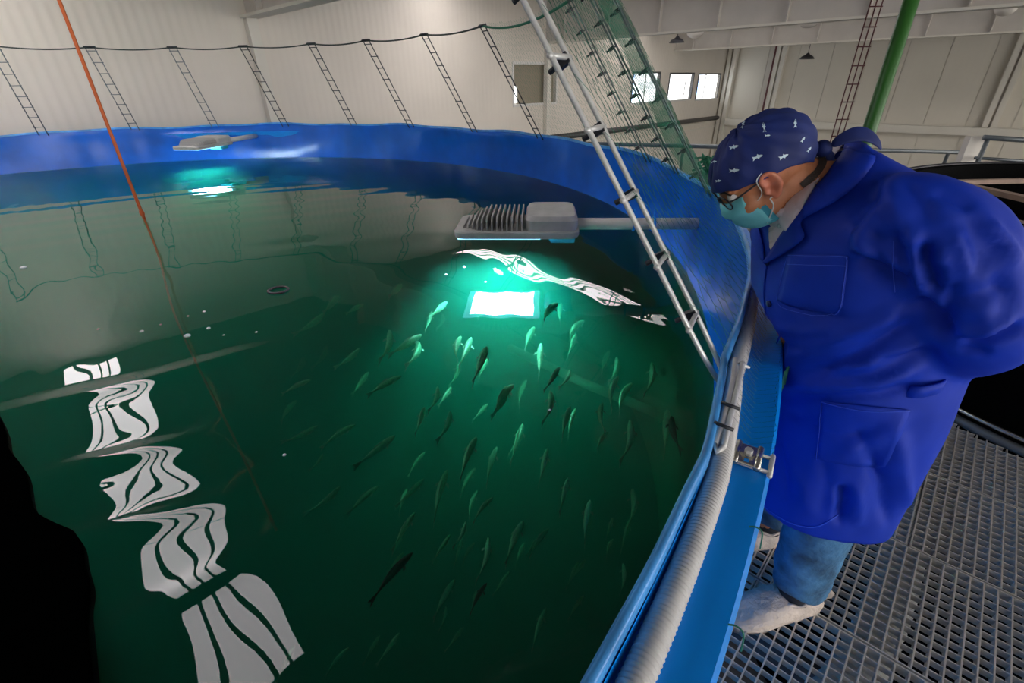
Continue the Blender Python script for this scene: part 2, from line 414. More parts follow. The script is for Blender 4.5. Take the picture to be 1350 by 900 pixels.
# stainless rim clamp on the flange: bolted plate over a wire frame
cp = un(983, 606, ZFL); ang = math.degrees(math.atan2(cp.y-TC.y, cp.x-TC.x)); er = (tp(ang, 1, 0)-tp(ang, 0, 0)); et = Vector((-er.y, er.x, 0)); ez = Vector((0, 0, 1))
cl = empty('rim_clamp', tp(ang, TR+.07, ZFL)); tag(cl, 'stainless bolted clamp plate on the blue rim beside the grey hose', 'clamp')
c0 = tp(ang, TR+.068, ZFL)
bevel(MB().box(c0+ez*.012, (.034, .056, .006), (er, et, ez)).put('plate', M['zinc'], cl), .003)
for s in (-1, 1):
    MB().tube([c0+er*(.018*s)-et*.03+ez*.012, c0+er*(.018*s)+et*.03+ez*.012], .006, 8).put('rolled_edge', M['zinc'], cl, True)
    MB().tube([c0-er*.045+et*(.02*s)+ez*.005, c0+er*.040+et*(.02*s)+ez*.005], .0035, 6).put('wire', M['steelw'], cl, True)
MB().tube([c0+er*.040-et*.03+ez*.005, c0+er*.040+et*.03+ez*.005], .0045, 6).put('wire', M['steelw'], cl, True)
bw = MB().tube([c0+ez*.015, c0+ez*.019], .012, 16).put('washer', M['zinc'], cl)
MB().tube([c0+ez*.0192, c0+ez*.026], .007, 6).put('bolt', M['steelw'], cl)
MB().box(c0-et*.019+ez*.0155, (.008, .008, .001), (er, et, ez)).put('slot', M['flange'], cl)
# hose along the lip
hp = []; hr = []
n = 1800; d0, d1 = -48.0, -23.0
for k in range(n+1):
    d = d0+(d1-d0)*k/n
    hp.append(tp(d, TR+.037+.6*dr(d)-.012*max(0, (d+38))/12, ZFL+.0195)); hr.append(.0182+.0011*math.cos(2*PI*k/6))
t = MB().tube(hp, hr, 14).put('hose', M['hose'], None, True); tag(t, 'pale grey ribbed hose lying along the blue tank rim', 'hose')

# water
CREST = [((100, 522), (300, 472), .012, .060), ((110, 612), (240, 577), .013, .050), ((105, 708), (270, 658), .0125, .045), ((125, 842), (330, 718), .012, .042)]
def ripple(x, y):
    x = np.asarray(x); y = np.asarray(y)
    cd = math.radians(28); u = -math.sin(cd)*x+math.cos(cd)*y; v = math.cos(cd)*x+math.sin(cd)*y
    h = np.zeros_like(x)
    for p, q, am, w in CREST:
        p = un(*p, ZW); q = un(*q, ZW); d = (q-p); L = d.length; d.normalize()
        al = (x-p.x)*d.x+(y-p.y)*d.y; pe = -(x-p.x)*d.y+(y-p.y)*d.x
        pe = pe+.02*np.sin(al*7)
        h += am*np.exp(-(pe/w)**2)*np.exp(-((al-L/2)/(L*.75))**2)
    g = np.exp(-(((x+1.25)/.9)**2+((y-1.15)/.9)**2))
    h += .0005*g*np.sin(2*PI*(u*.3+v)/.21+2*np.sin(u*9))
    far = np.exp(-(((x+2.8)/2.2)**2+((y-4.6)/1.3)**2))
    h += .0008*far*np.sin(2*PI*u/.33+1.5*np.sin(v*1.7))
    h += .0009*np.sin(2*PI*(x*.8+y*.35)/.9+1.2*np.sin(y*1.9)) + .0006*np.sin(2*PI*(y*.9-x*.3)/.55+1.6*np.sin(x*2.3))
    h += .00022*np.sin(2*PI*(x+y*.6)/.19+2*np.sin(y*3.1)+2*np.sin(x*2.7))
    return h
gs = .022; RW = TR+.035; n = int(2*RW/gs)+2
idx = {}; wv = []; wf = []
def gi(i, j):
    k = (i, j)
    if k not in idx:
        x = -RW+i*gs; y = -RW+j*gs; r = math.hypot(x, y)
        if r > RW: x *= RW/r; y *= RW/r
        X = TC.x+x; Y = TC.y+y
        idx[k] = len(wv); wv.append((X, Y, ZW))
    return idx[k]
cnt = {}
for i in range(n):
    for j in range(n):
        x = -RW+(i+.5)*gs; y = -RW+(j+.5)*gs
        if math.hypot(x, y) < RW:
            q = (gi(i, j), gi(i+1, j), gi(i+1, j+1), gi(i, j+1)); wf.append(q)
            for k in range(4):
                ed = (q[k], q[(k+1) % 4]); cnt[ed] = 1
_w = np.array(wv); _w[:, 2] += ripple(_w[:, 0], _w[:, 1])
wv = [tuple(q) for q in _w]
bd = [(a, b) for (a, b) in cnt if (b, a) not in cnt]
low = {}
for a, b in bd:
    for v in (a, b):
        if v not in low: low[v] = len(wv); wv.append((wv[v][0], wv[v][1], -1.22))
    wf.append((b, a, low[a], low[b]))
nx = {a: b for a, b in bd}; st = bd[0][0]; loop = [st]
while nx[loop[-1]] != st: loop.append(nx[loop[-1]])
wf.append(tuple(low[v] for v in loop[::-1]))
water = put('water', mk('water', wv, wf, True), M['water']); tag(water, 'dark green rippled water filling the blue tank', 'water', kind='stuff')

# flat black sheet at the near left of the water
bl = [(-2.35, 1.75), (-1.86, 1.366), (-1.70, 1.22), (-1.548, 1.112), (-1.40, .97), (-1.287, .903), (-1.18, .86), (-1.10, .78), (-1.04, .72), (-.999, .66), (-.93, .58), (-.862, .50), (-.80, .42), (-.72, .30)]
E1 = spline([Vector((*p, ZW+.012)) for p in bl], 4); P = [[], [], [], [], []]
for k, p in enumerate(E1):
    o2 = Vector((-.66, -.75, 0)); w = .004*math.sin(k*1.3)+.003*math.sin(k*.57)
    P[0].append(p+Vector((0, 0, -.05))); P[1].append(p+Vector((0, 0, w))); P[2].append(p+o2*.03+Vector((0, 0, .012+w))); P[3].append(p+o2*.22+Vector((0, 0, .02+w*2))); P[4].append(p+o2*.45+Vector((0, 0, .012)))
o = MB().grid(P).put('flat_sheet', M['black_sheet'], None, True); tag(o, 'flat black sheet lying on the water at the lower left corner', 'sheet')
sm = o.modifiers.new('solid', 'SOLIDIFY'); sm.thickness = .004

# ------------------------------------------------------------------ floodlights over the water
def floodlight(loc, yaw, arm_len, label, dz=0):
    """local frame: x along the arm (arm towards +x), z up; origin at the underside centre"""
    t = empty('floodlight', loc); t.rotation_euler = (0, 0, yaw); tag(t, label, 'lamp', 'floodlights over the tank')
    L, Wd = .70, .40
    def rr(x0, x1, y0, y1, z, rd):
        pts = []
        for cx, cy, a0 in ((x1-rd, y1-rd, 0), (x0+rd, y1-rd, 90), (x0+rd, y0+rd, 180), (x1-rd, y0+rd, 270)):
            for k in range(5):
                a = math.radians(a0+k*22.5); pts.append(Vector((cx+rd*math.cos(a), cy+rd*math.sin(a), z)))
        return pts
    MB().rings([rr(-.36, .36, -.20, .20, 0.0, .06), rr(-.365, .365, -.205, .205, .012, .06), rr(-.365, .365, -.205, .205, .035, .06), rr(-.36, .36, -.20, .20, .042, .06)]).put('base_tray', M['lampbody'], t, True, True).modifiers.new('b', 'EDGE_SPLIT')
    MB().rings([rr(.055, .352, -.19, .19, .043, .05), rr(.055, .355, -.195, .195, .10, .05), rr(.07, .34, -.18, .18, .125, .05)]).put('driver_box', M['lampbody'], t, True, True).modifiers.new('b', 'EDGE_SPLIT')
    for k in range(13):
        x = .035-k*.029; hgt = .075 if k < 8 else .075-.012*(k-7)
        yw = .185 if k < 9 else .185-.018*(k-8)
        fm = MB(); prof = [(-yw, .042), (-yw, .042+hgt*.75), (-yw*.85, .042+hgt), (yw*.85, .042+hgt), (yw, .042+hgt*.75), (yw, .042)]
        fm.rings([[Vector((x-.004, y, z)) for y, z in prof], [Vector((x+.004, y, z)) for y, z in prof]])
        fm.put('cooling_fin', M['lampfin'], t, False, True)
    lf = MB().box((-.10, 0, -.0025), (.48, .38, .005)).put('lens_frame', mat('lit_lens_edge', (.3, .6, .8), .3, emit=((.25, .65, 1), 3)), t, False, True)
    MB().box((-.10, 0, -.0065), (.40, .31, .003)).put('led_panel', M['emit'], lf, False, True)
    g = MB(); g.rings([[Vector((.17, -.11, -.001)), Vector((.35, -.11, -.001)), Vector((.35, .11, -.001)), Vector((.17, .11, -.001))],
                       [Vector((.205, -.09, -.055)), Vector((.345, -.09, -.055)), Vector((.345, .09, -.055)), Vector((.205, .09, -.055))]])
    g.put('bracket_box', M['lens'], t, False, True)
    MB().tube([(.33, 0, .035), (.36+arm_len, 0, .035)], .034, 14).put('arm', M['pipe'], t, True, True)
    for x in (.40+.60, .40+.72):
        if arm_len > .9:
            MB().tube([(x-.3, .04*math.cos(a), .035+.04*math.sin(a)) for a in np.linspace(0, 2*PI, 17)[:-1]], .007, 6, closed=True).put('tie', M['flange'], t, True, True)
            MB().tube([(x-.3, 0, .073), (x-.3, 0, .12)], .005, 5).put('tie_end', M['flange'], t, True, True)
    return t
floodlight((.045, 2.86, .70), math.radians(-3.5), 1.02, 'grey finned floodlight on a white arm above the water, nearest the man')
f2 = tp(99, TR-.68, 0)
floodlight((-4.32, 7.22, .745), math.radians(99-20), .78, 'small distant floodlight by the far blue liner wall')

p3 = tp(-78, TR-.72, .72)  # extra floodlight out of view, added to light the fish from the near side
floodlight(tuple(p3), math.radians(-78), .78, 'unseen floodlight added on the near side of the tank to light the fish')
# ------------------------------------------------------------------ net posts, ropes, net
LEAN, PH = .66, 1.03
POSTS = [(137, 0), (124.5, 0), (112, 0), (99.5, 0), (87, 1), (73, 1), (60.5, 1), (46, 1), (31, 1), (8, 2), (.5, 2), (-6.5, 2), (-29, 3)]
plab = ['grey net post at the far left edge of the tank', 'dark net post left of the orange rope', 'dark thin net post right of the orange rope', 'ladder net post above the distant floodlight',
        'ladder net post beside the wall column', 'second ladder net post right of the wall column', 'third ladder net post right of the wall column', 'last ladder net post left of the inner window',
        'ladder net post in front of the inner window', 'ladder net post behind the white tube post', 'net post on the left edge of the green strip', 'net post on the right edge of the green strip', 'large white tube net post nearest the camera']
def post_frame(d, off=0):
    base = tp(d, TR+dr(d)+.02, ZLIP-.06); i = Vector((TC.x-base.x, TC.y-base.y, 0)).normalized()
    z = (i*LEAN+Vector((0, 0, 1))).normalized(); x = Vector((-i.y, i.x, 0)); y = z.cross(x)
    return base, Matrix(((x.x, y.x, z.x, base.x), (x.y, y.y, z.y, base.y), (x.z, y.z, z.z, base.z), (0, 0, 0, 1))), z
PL = PH*math.sqrt(1+LEAN**2)+.06
def make_post(kind):
    tb = {0: M['greytube'], 1: M['blacktube'], 2: M['greytube'], 3: M['steelw']}[kind]; r = {0: .006, 1: .006, 2: .0052, 3: .0060}[kind]
    t = empty('net_post'); sp = .05 if kind < 2 else .042
    for s in (-1, 1):
        if kind == 3:
            MB().tube(spline([(sp*s*.35, 0, -.02), (sp*s*.8, 0, .05), (sp*s, 0, .14), (sp*s, 0, .4), (sp*s, 0, PL)], 5), r, 10).put('tube', tb, t, True, True)
        else:
            MB().tube([(sp*s, 0, .0), (sp*s, 0, PL)], r, 8).put('tube', tb, t, True, True)
    k = 0; z = .16
    while z < PL+.001:
        rg = MB().tube([(-sp-.012, 0, z), (sp+.012, 0, z)], .005 if kind < 3 else .0058, 8).put('rung', tb, t, True, True)
        if kind >= 2:
            MB().box((-sp, -.012, z), (.022, .03, .022)).put('clamp', M['clamp'], rg, False, True)
            MB().tube([(-sp, -.02, z), (-sp, -.05, z)], .006, 8).put('bolt', M['clamp'], rg, False, True)
        z += .155
    if kind < 3: MB().box((0, 0, PL), (.13, .022, .022)).put('head_clip', M['clamp'], t, False, True)
    return t
protos = {}
tops = {}
for (d, kind), lb in zip(POSTS, plab):
    if kind not in protos: o = make_post(kind); protos[kind] = o
    else: o = copy_thing(protos[kind])
    b, mw, z = post_frame(d); o.matrix_world = mw; tops[d] = b+z*PL
    tag(o, lb, 'post', 'posts that carry the net around the tank')
# lower hooked ends of the near post, on the hose side of the lip
b, mw, z = post_frame(-29)
hk = empty('post_bracket', b); tag(hk, 'white tube bracket below the near net post beside the hose', 'bracket')
for s in (0, 1):
    p = [tp(-29.2-.12*s, TR+.004+.016*s, ZLIP+.012), tp(-30.5-.1*s, TR+.012+.01*s, ZLIP+.004), tp(-32.4, TR+.014+.014*s, ZLIP-.012)]
    MB().tube(spline(p, 6), .0055, 8).put('tube', M['steelw'], hk, True)
MB().tube([tp(-32.4, TR+.014, ZLIP-.012), tp(-32.55, TR+.021, ZLIP-.016), tp(-32.4, TR+.028, ZLIP-.012)], .0055, 8).put('bend', M['steelw'], hk, True)
for d in (-29.3, -31.2, -32.0):
    MB().tube([tp(d, TR+.002, ZLIP+.008), tp(d, TR+.036, ZLIP+.004)], .0035, 8).put('clamp', M['clamp'] if d != -29.3 else M['steelw'], hk, True)
# top ropes
def sag(p, q, s, n=12):
    return [p.lerp(q, k/n)-Vector((0, 0, s*4*(k/n)*(1-k/n))) for k in range(n+1)]
ds = [p[0] for p in POSTS if p[0] >= 31]
pts = []
for k in range(len(ds)-1): pts += sag(tops[ds[k]], tops[ds[k+1]], .03)[:-1]
pts.append(tops[31])
t = MB().tube(pts, .009, 6).put('top_rope', M['ropecord'], None, True); tag(t, 'thin dark rope joining the tops of the far net posts', 'rope')
pts = sag(tops[31], tops[8], .07)[:-1] + sag(tops[8], tops[8].lerp(tops[.5], .12)+Vector((0, 0, .55)), .02)
t = MB().tube(pts, .010, 6).put('net_rope', M['net'], None, True); tag(t, 'green rope looping up from the net post behind the white tubes', 'rope')
# the net: hexagonal mesh of twine on the leaning posts
def net_pt(d, s):
    seg = [p[0] for p in POSTS]; lo = max([x for x in seg if x <= d] or [-45]); hi = min([x for x in seg if x >= d] or [140])
    f = 0 if hi == lo else (d-lo)/(hi-lo); q = 4*f*(1-f)
    def line(e):
        i = Vector((math.cos(math.radians(e)), math.sin(math.radians(e)), 0))
        return tp(e, TR+dr(e)+.03, ZLIP-.03)+(-i*LEAN+Vector((0, 0, 1))).normalized()*(s*PL)
    k = (1-s)**4
    return line(lo).lerp(line(hi), f)*(1-k)+line(d)*k+Vector((0, 0, -.05*q*s))
def twine_net(name, d0, d1, s0, s1, nd, ns, r, mt, jit=.15):
    mb = MB()
    def P(i, j):
        rnd = random.Random(i*733+j*31)
        return net_pt(d0+(d1-d0)*(i+rnd.uniform(-jit, jit))/nd, s0+(s1-s0)*(j+rnd.uniform(-jit, jit))/ns)
    def seg(p, q):
        t = (q-p); x = t.orthogonal().normalized()*r; y = t.normalized().cross(x)
        mb.add([p+x, p-x*.5+y*.87, p-x*.5-y*.87, q+x, q-x*.5+y*.87, q-x*.5-y*.87], [(0, 1, 4, 3), (1, 2, 5, 4), (2, 0, 3, 5)])
    for j in range(ns):
        for i in range(nd):
            o = .5 if j % 2 else 0
            a = P(i+o, j+.0); b2 = P(i+o, j+.34); l = P(i+o-.5, j+1); rr_ = P(i+o+.5, j+1)
            seg(a, b2); seg(b2, l); seg(b2, rr_)
    return mb.put(name, mt)
t = twine_net('safety_net', -29, 31, .0, 1.0, 86, 20, .00055, M['net']); tag(t, 'green twine net stretched over the leaning posts above the rim', 'net', kind='stuff')
# the lower part of the net that hangs outside over the rim
mb = MB(); rn = random.Random(3)
def ov(d, k): return tp(d, TR+.035+dr(d)*.5+k*.078+.002*math.sin(d*9), ZFL+.056*max(0, 1-k*2.2)+.003+.0)
for i in range(46):
    for j in range(7):
        d = -31.5+i*.2+.1*(j % 2); k = j/6
        a = ov(d, k); q = ov(d+.1, min(1, k+.15))
        x = Vector((.00045, 0, 0)); y = Vector((0, .00045, 0))
        mb.add([a+x, a-x, a+y, q+x, q-x, q+y], [(0, 1, 4, 3), (1, 2, 5, 4), (2, 0, 3, 5)])
t = mb.put('net_skirt', M['ropecord']); tag(t, 'dark net skirt lying over the hose and rim by the man', 'net', kind='stuff')
# green shade cloth between the two middle posts
P = []
for j in range(25):
    s = j/24*1.02
    P.append([net_pt(.3-(6.6)*i/5, s)+Vector((0, 0, .012*math.sin(j*.9+i))) for i in range(6)])
o = MB().grid(P).put('shade_cloth', M['greensheet'], None, True); tag(o, 'strip of green shade cloth between two net posts', 'cloth')
# bundle of green net at its foot
mb = MB()
for k in range(26):
    a = Vector((1.245+rn.uniform(-.05, .03), 2.98+rn.uniform(-.10, .10), .965+rn.uniform(-.01, .03)))
    mb.tube(spline([a, a+Vector((rn.uniform(-.06, .06), rn.uniform(-.06, .06), .05+rn.uniform(0, .06))), a+Vector((rn.uniform(-.08, .08), rn.uniform(-.1, .1), rn.uniform(.0, .1)))], 4), .006, 5)
t = mb.put('net_bundle', M['net'], None, True); tag(t, 'knotted bundle of green net on the rim in front of the cap', 'net')
# hanks of twine hanging outside the rim
for k, (d, ln, lb) in enumerate(((-26.2, .13, 'longer loop of green twine hanging outside the rim by the coat'), (-27.9, .08, 'shorter loop of green twine hanging outside the rim by the coat'))):
    mb = MB()
    for q in range(4):
        a = tp(d+q*.10, TR+.113+.003*q, ZFL+.003); b3 = tp(d+.35+q*.09, TR+.118+.004*q, ZFL-.002)
        mb.tube(spline([a, a+Vector((.004, 0, -ln*.6)), a.lerp(b3, .5)+Vector((.003, 0, -ln+.01*q)), b3+Vector((.004, 0, -ln*.6)), b3], 5), .0011, 5)
    t = mb.put('twine_loop', M['net']); tag(t, lb, 'twine', 'twine loops on the rim')
for (x, y) in ((960, 823), (988, 694)):
    p = un(x, y, ZFL+.003)
    t = MB().tube(spline([p, p+Vector((.008, -.004, .003)), p+Vector((.014, -.012, .0)), p+Vector((.016, -.016, -.03))], 4), .0012, 5).put('twine_end', M['net'])
    tag(t, 'short green twine end on the rim edge ' + ('beside the near shoe cover' if y > 800 else 'beside the jeans'), 'twine', 'twine ends')
# orange rope from the roof into the water
X = un(190, 288, ZW)
pts = [X+Vector((-.035, .06, ZC-ZW)), X+Vector((-.02, .035, 1.6)), X+Vector((-.004, .005, .5)), X]
pts2 = spline([X, Vector((-3.05, 3.95, .22)), Vector((-2.72, 3.45, -.1)), Vector((-2.3, 2.95, -.4)), Vector((-1.9, 2.5, -.65)), Vector((-1.47, 1.98, -.9))], 6)
t = empty('orange_rope', X); tag(t, 'taut orange rope running down into the water', 'rope')
MB().tube(spline(pts, 6), .013, 8).put('upper_rope', M['rope'], t, True)
MB().tube(pts2, .008, 6).put('sunken_rope', M['rope'], t, True)
MB().ell(X+Vector((-.0, .0, .05)), (.02, .02, .035)).put('knot', M['rope'], t, True)
mb = MB()
# dark ring on the water and bubbles
c = un(367, 383, ZW); 
t = MB().tube([c+Vector((.055*math.cos(a), .05*math.sin(a), .004)) for a in np.linspace(0, 2*PI, 25)[:-1]], .007, 6, closed=True).put('dark_ring', M['dark'], None, True); tag(t, 'small dark ring on the water near the orange rope', 'ring')
for k, (x, y, r) in enumerate(((247, 443, .016), (187, 437, .010), (275, 433, .010), (269, 411, .008), (248, 417, .006), (295, 442, .006), (338, 438, .007), (212, 428, .006), (130, 434, .007), (31, 353, .02), (612, 352, .010), (588, 362, .008), (640, 372, .009), (375, 600, .006), (725, 541, .006))):
    p = un(x, y, ZW); mb = MB().ell(p+Vector((0, 0, .002)), (r, r, r*.55), n=10, m=6)
    t = mb.put('bubble', M['foam'], None, True); tag(t, 'tiny white bubble floating on the dark water', 'bubble', 'bubbles on the water')

# ------------------------------------------------------------------ fish
def fish_mesh(bend, deep=1.0):
    """unit-length fish along +x (head), z up"""
    def sp(u): return Vector((u-.5, bend*(math.sin((u-.1)*PI*1.2))*.5, 0))
    prof = [(0, .012, .02), (.06, .016, .035), (.14, .025, .045), (.28, .05, .085), (.45, .072, .115), (.6, .08, .122), (.75, .075, .11), (.86, .06, .085), (.94, .04, .055), (.985, .02, .026), (1, .006, .01)]
    R = []
    for u, w, h in prof:
        c = sp(u*.84+.16); R.append([c+Vector((0, w*math.cos(2*PI*k/10), h*deep*math.sin(2*PI*k/10))) for k in range(10)])
    body = MB().rings(R).mesh('fish_body', True)
    b0 = sp(.17); t0 = sp(0)
    def fin(P, th=.004):
        n = len(P); o2 = Vector((0, th, 0)); return MB().add([p+o2 for p in P]+[p-o2 for p in P], [tuple(range(n)), tuple(range(2*n-1, n-1, -1))]+[(i, (i+1) % n, n+(i+1) % n, n+i) for i in range(n)])
    tail = fin([b0+Vector((.02, 0, .02)), b0.lerp(t0, .5)+Vector((0, 0, .06)), t0+Vector((-.03, 0, .11)), t0+Vector((.03, 0, .0)), t0+Vector((-.03, 0, -.11)), b0.lerp(t0, .5)+Vector((0, 0, -.06)), b0+Vector((.02, 0, -.02))]).mesh('tail_fin')
    dz = .11*deep
    dor = fin([sp(.72)+Vector((0, 0, dz)), sp(.64)+Vector((0, 0, dz+.055)), sp(.52)+Vector((0, 0, dz+.04)), sp(.42)+Vector((0, 0, dz-.02))]).mesh('dorsal_fin')
    pec = []
    for s in (-1, 1):
        a = sp(.78); P = [a+Vector((0, s*.06, -.03)), a+Vector((-.04, s*.14, -.05)), a+Vector((-.11, s*.15, -.06)), a+Vector((-.05, s*.065, -.04))]
        o2 = Vector((0, 0, .003)); pec.append(MB().add([p+o2 for p in P]+[p-o2 for p in P], [(0, 1, 2, 3), (7, 6, 5, 4), (0, 4, 5, 1), (1, 5, 6, 2), (2, 6, 7, 3), (3, 7, 4, 0)]).mesh('pectoral_fin'))
    return body, tail, dor, pec
FK = [fish_mesh(b) for b in (0, .16, -.16, .07)]
FD = fish_mesh(.1)
for k in FK:
    k[0].materials.append(M['fish']); [x.materials.append(M['fin']) for x in (k[1], k[2], *k[3])]
for x in (FD[0], FD[1], FD[2], *FD[3]): x.materials.append(M['fishdark'])
def fish(head, tail, z, dark=False, pitch=0, lab=None):
    a = un(*head, z); b = un(*tail, z); d = a-b; L = max(.12, min(.36, d.length*.95))
    K = FD if dark else random.choice(FK)
    o = bpy.data.objects.new('fish', K[0]); COL.objects.link(o)
    o.location = (a+b)/2; o.rotation_euler = (random.uniform(-.15, .15), pitch+random.uniform(-.12, .12), math.atan2(d.y, d.x)); o.scale = (L, L*.72, L*.68)
    for nm, me in (('tail_fin', K[1]), ('dorsal_fin', K[2]), ('pectoral_fin', K[3][0]), ('pectoral_fin', K[3][1])):
        c = bpy.data.objects.new(nm, me); COL.objects.link(c); c.parent = o
    tag(o, lab or 'green fish swimming in the shoal under the water', 'fish', 'shoal of fish in the tank')
    return o
FL = [((515,435),(500,478),.30),((557,440),(510,470),.30),((553,445),(535,490),.22),((530,495),(482,522),.25),((590,397),(565,420),.3),((570,412),(560,435),.1),((607,442),(602,478),.32),((622,445),(604,485),.25),
 ((677,503),(650,550),.22),((668,508),(648,552),.05),((578,508),(565,545),.22),((560,535),(547,575),.24),((595,540),(576,585),.12),((522,573),(465,617),.14),((628,575),(605,635),.06),
 ((548,675),(515,727),.0),((650,655),(622,690),.12),((615,685),(597,725),-.02),((690,682),(665,750),.02),((738,485),(716,515),.3),((752,487),(737,512),.15),((713,455),(710,497),.16),((727,515),(715,560),.18),
 ((752,535),(740,580),.16),((722,590),(710,640),.22),((750,627),(737,680),.22),((778,658),(770,720),.0),((832,553),(818,612),.12),((793,530),(797,572),.05),((814,497),(805,540),.0),((770,420),(750,445),.1),
 ((740,398),(738,430),-.1),((822,740),(818,785),.1),((835,640),(828,700),-.1),((590,620),(570,690),-.15),((480,400),(455,415),.1),((447,388),(425,415),.1),((430,415),(385,440),.1),((475,460),(440,485),0),((410,500),(370,520),0),
 ((530,372),(512,395),.2),((705,430),(690,465),-.1),((655,590),(640,640),-.25),((760,440),(748,470),-.2),((690,560),(672,610),-.25),((560,630),(520,670),-.2),((860,480),(850,520),-.1),((470,560),(420,590),-.1),
 ((450,640),(400,680),-.2),((600,760),(570,820),-.2),((720,800),(700,860),-.2),((500,640),(455,680),-.15),((420,560),(370,585),-.1),((690,380),(670,400),-.1),((640,400),(630,420),-.1),((880,540),(876,600),0)]
for h, t, z in FL: fish(h, t, z-.14 if z > .08 else z)
fish((642,458),(622,505), .36, lab='brightest pale fish swimming just below the light reflection')
fish((645,707),(628,768), .12, lab='yellow-green fish in front of a dark fish near the bottom of the view')
fish((735,397),(715,428), .36, lab='small pale fish just right of the light reflection')
fish((545,728),(485,795), .20, True, lab='long black fish silhouette at the lower middle of the water')
fish((642,765),(618,815), .14, True, lab='short black fish silhouette below the yellow-green fish')
fish((885,545),(897,600), .1, True, lab='thin dark fish close to the right tank wall')
for k in range(45):
    x = random.uniform(380, 860); y = random.uniform(380, 860)
    if x < 500 and y < 430: continue
    a = math.radians(random.uniform(50, 80)); z = random.uniform(-.75, -.2); l = random.uniform(30, 48)
    fish((x, y), (x-l*math.cos(a), y+l*math.sin(a)), z)
# sunken pipe on the tank bottom side
t = MB().tube([un(672, 458, -.75), un(770, 505, -.75), un(868, 545, -.75)], .04, 10).put('sunken_pipe', M['fin'], None, True); tag(t, 'pipe lying under water to the right of the light reflection', 'pipe')

# ------------------------------------------------------------------ walkway grating
T2R = 1.3; T2C = Vector((2.2+T2R*.927, 1.73+T2R*.374, 0))
ubox = MB().box((0, 0, 0), (1, 1, 1)).mesh('bar')
me_long = ubox.copy(); me_long.materials.append(M['grate']); me_cross = ubox.copy(); me_cross.materials.append(M['grated'])
def free(p): return math.hypot(p.x-TC.x, p.y-TC.y) > TR+.075 and math.hypot(p.x-T2C.x, p.y-T2C.y) > T2R+.06
def span(p0, p1):
    """longest free stretch of a bar between the tanks"""
    n = 60; ok = [free(p0.lerp(p1, k/n)) for k in range(n+1)]
    best = None; k = 0
    while k <= n:
        if ok[k]:
            j = k
            while j < n and ok[j+1]: j += 1
            if best is None or j-k > best[1]-best[0]: best = (k, j)
            k = j+1
        else: k += 1
    if best is None or best[1]-best[0] < 2: return None
    return p0.lerp(p1, best[0]/n), p0.lerp(p1, best[1]/n)
def bar(name, me, p0, p1, th, hgt, zt, parent):
    s = span(p0, p1)
    if not s: return None
    a, b = s; o = bpy.data.objects.new(name, me); COL.objects.link(o); o.parent = parent
    o.location = (a+b)/2 - parent.location + Vector((0, 0, zt-hgt/2)); o.rotation_euler = (0, 0, math.atan2(b.y-a.y, b.x-a.x)); o.scale = ((b-a).length, th, hgt)
    return o
PAN = [(-1.9, -.9, .785, 1.27), (-.9, .1, .785, 1.27), (.1, 1.1, .785, 1.27), (-1.9, -.9, 1.275, 1.76), (-.9, .1, 1.275, 1.76), (.1, 1.1, 1.275, 1.76), (-1.245, -.25, 1.765, 2.25), (-.245, .75, 1.765, 2.25), (-1.245, -.25, 2.255, 2.74), (-.245, .75, 2.255, 2.74), (-.245, .75, 2.745, 3.23), (-1.245, -.25, 2.745, 3.23)]
glab = ['grating panel at the lower right corner of the view', 'grating panel under the near shoe cover', 'grating panel below the blue rim behind the near foot', 'grating panel at the right edge, second row from the bottom', 'grating panel in front of the jeans, second row from the bottom', 'grating panel under the far foot',
        'grating panel at the right edge, third row from the bottom', 'grating panel behind the coat hem, third row from the bottom', 'grating panel along the black tank wall', 'narrow grating panel beside the coat below the black tank', 'grating panel behind the man', 'grating panel behind the black tank']
for (a0, a1, b0, b1), lb in zip(PAN, glab):
    t = empty('walkway_grating', AB((a0+a1)/2, (b0+b1)/2, -.03)); tag(t, lb, 'grating', 'walkway grating panels')
    n = int(round((a1-a0)/.0343)); any_ = 0
    for k in range(n+1):
        a = a0+.004+(a1-a0-.008)*k/n
        any_ += bar('bearing_bar', me_long, AB(a, b0+.003, 0), AB(a, b1-.003, 0), .0042, .03, .03, t) is not None
    m2 = int(round((b1-b0)/.0335))
    for k in range(m2+1):
        b = b0+.003+(b1-b0-.006)*k/m2; edge = k in (0, m2)
        any_ += bar('cross_bar', me_cross, AB(a0, b, 0), AB(a1, b, 0), .004 if edge else .0028, .03 if edge else .022, .030 if edge else .0285, t) is not None
    if not any_: bpy.data.objects.remove(t)
# clips that hold the panels
for (a, b) in ((-.25, 1.76), (-.33, 1.53), (-.24, 2.25)):
    p = AB(a, b, .002); t = empty('grating_clip', p); tag(t, 'small steel clip on the grating ' + {1.76: 'at the joint of two panel rows', 1.53: 'in the middle of a panel', 2.25: 'near the black tank'}[b], 'clip', 'grating clips')
    MB().box(p, (.03, .012, .004), (Bv, Av, Vector((0, 0, 1)))).put('bridge', M['zinc'], t)
    for s in (-1, 1): MB().tube([p+Av*(.022*s), p+Av*(.022*s)+Vector((0, 0, .007))], .009, 10).put('bolt_head', M['zinc'], t)
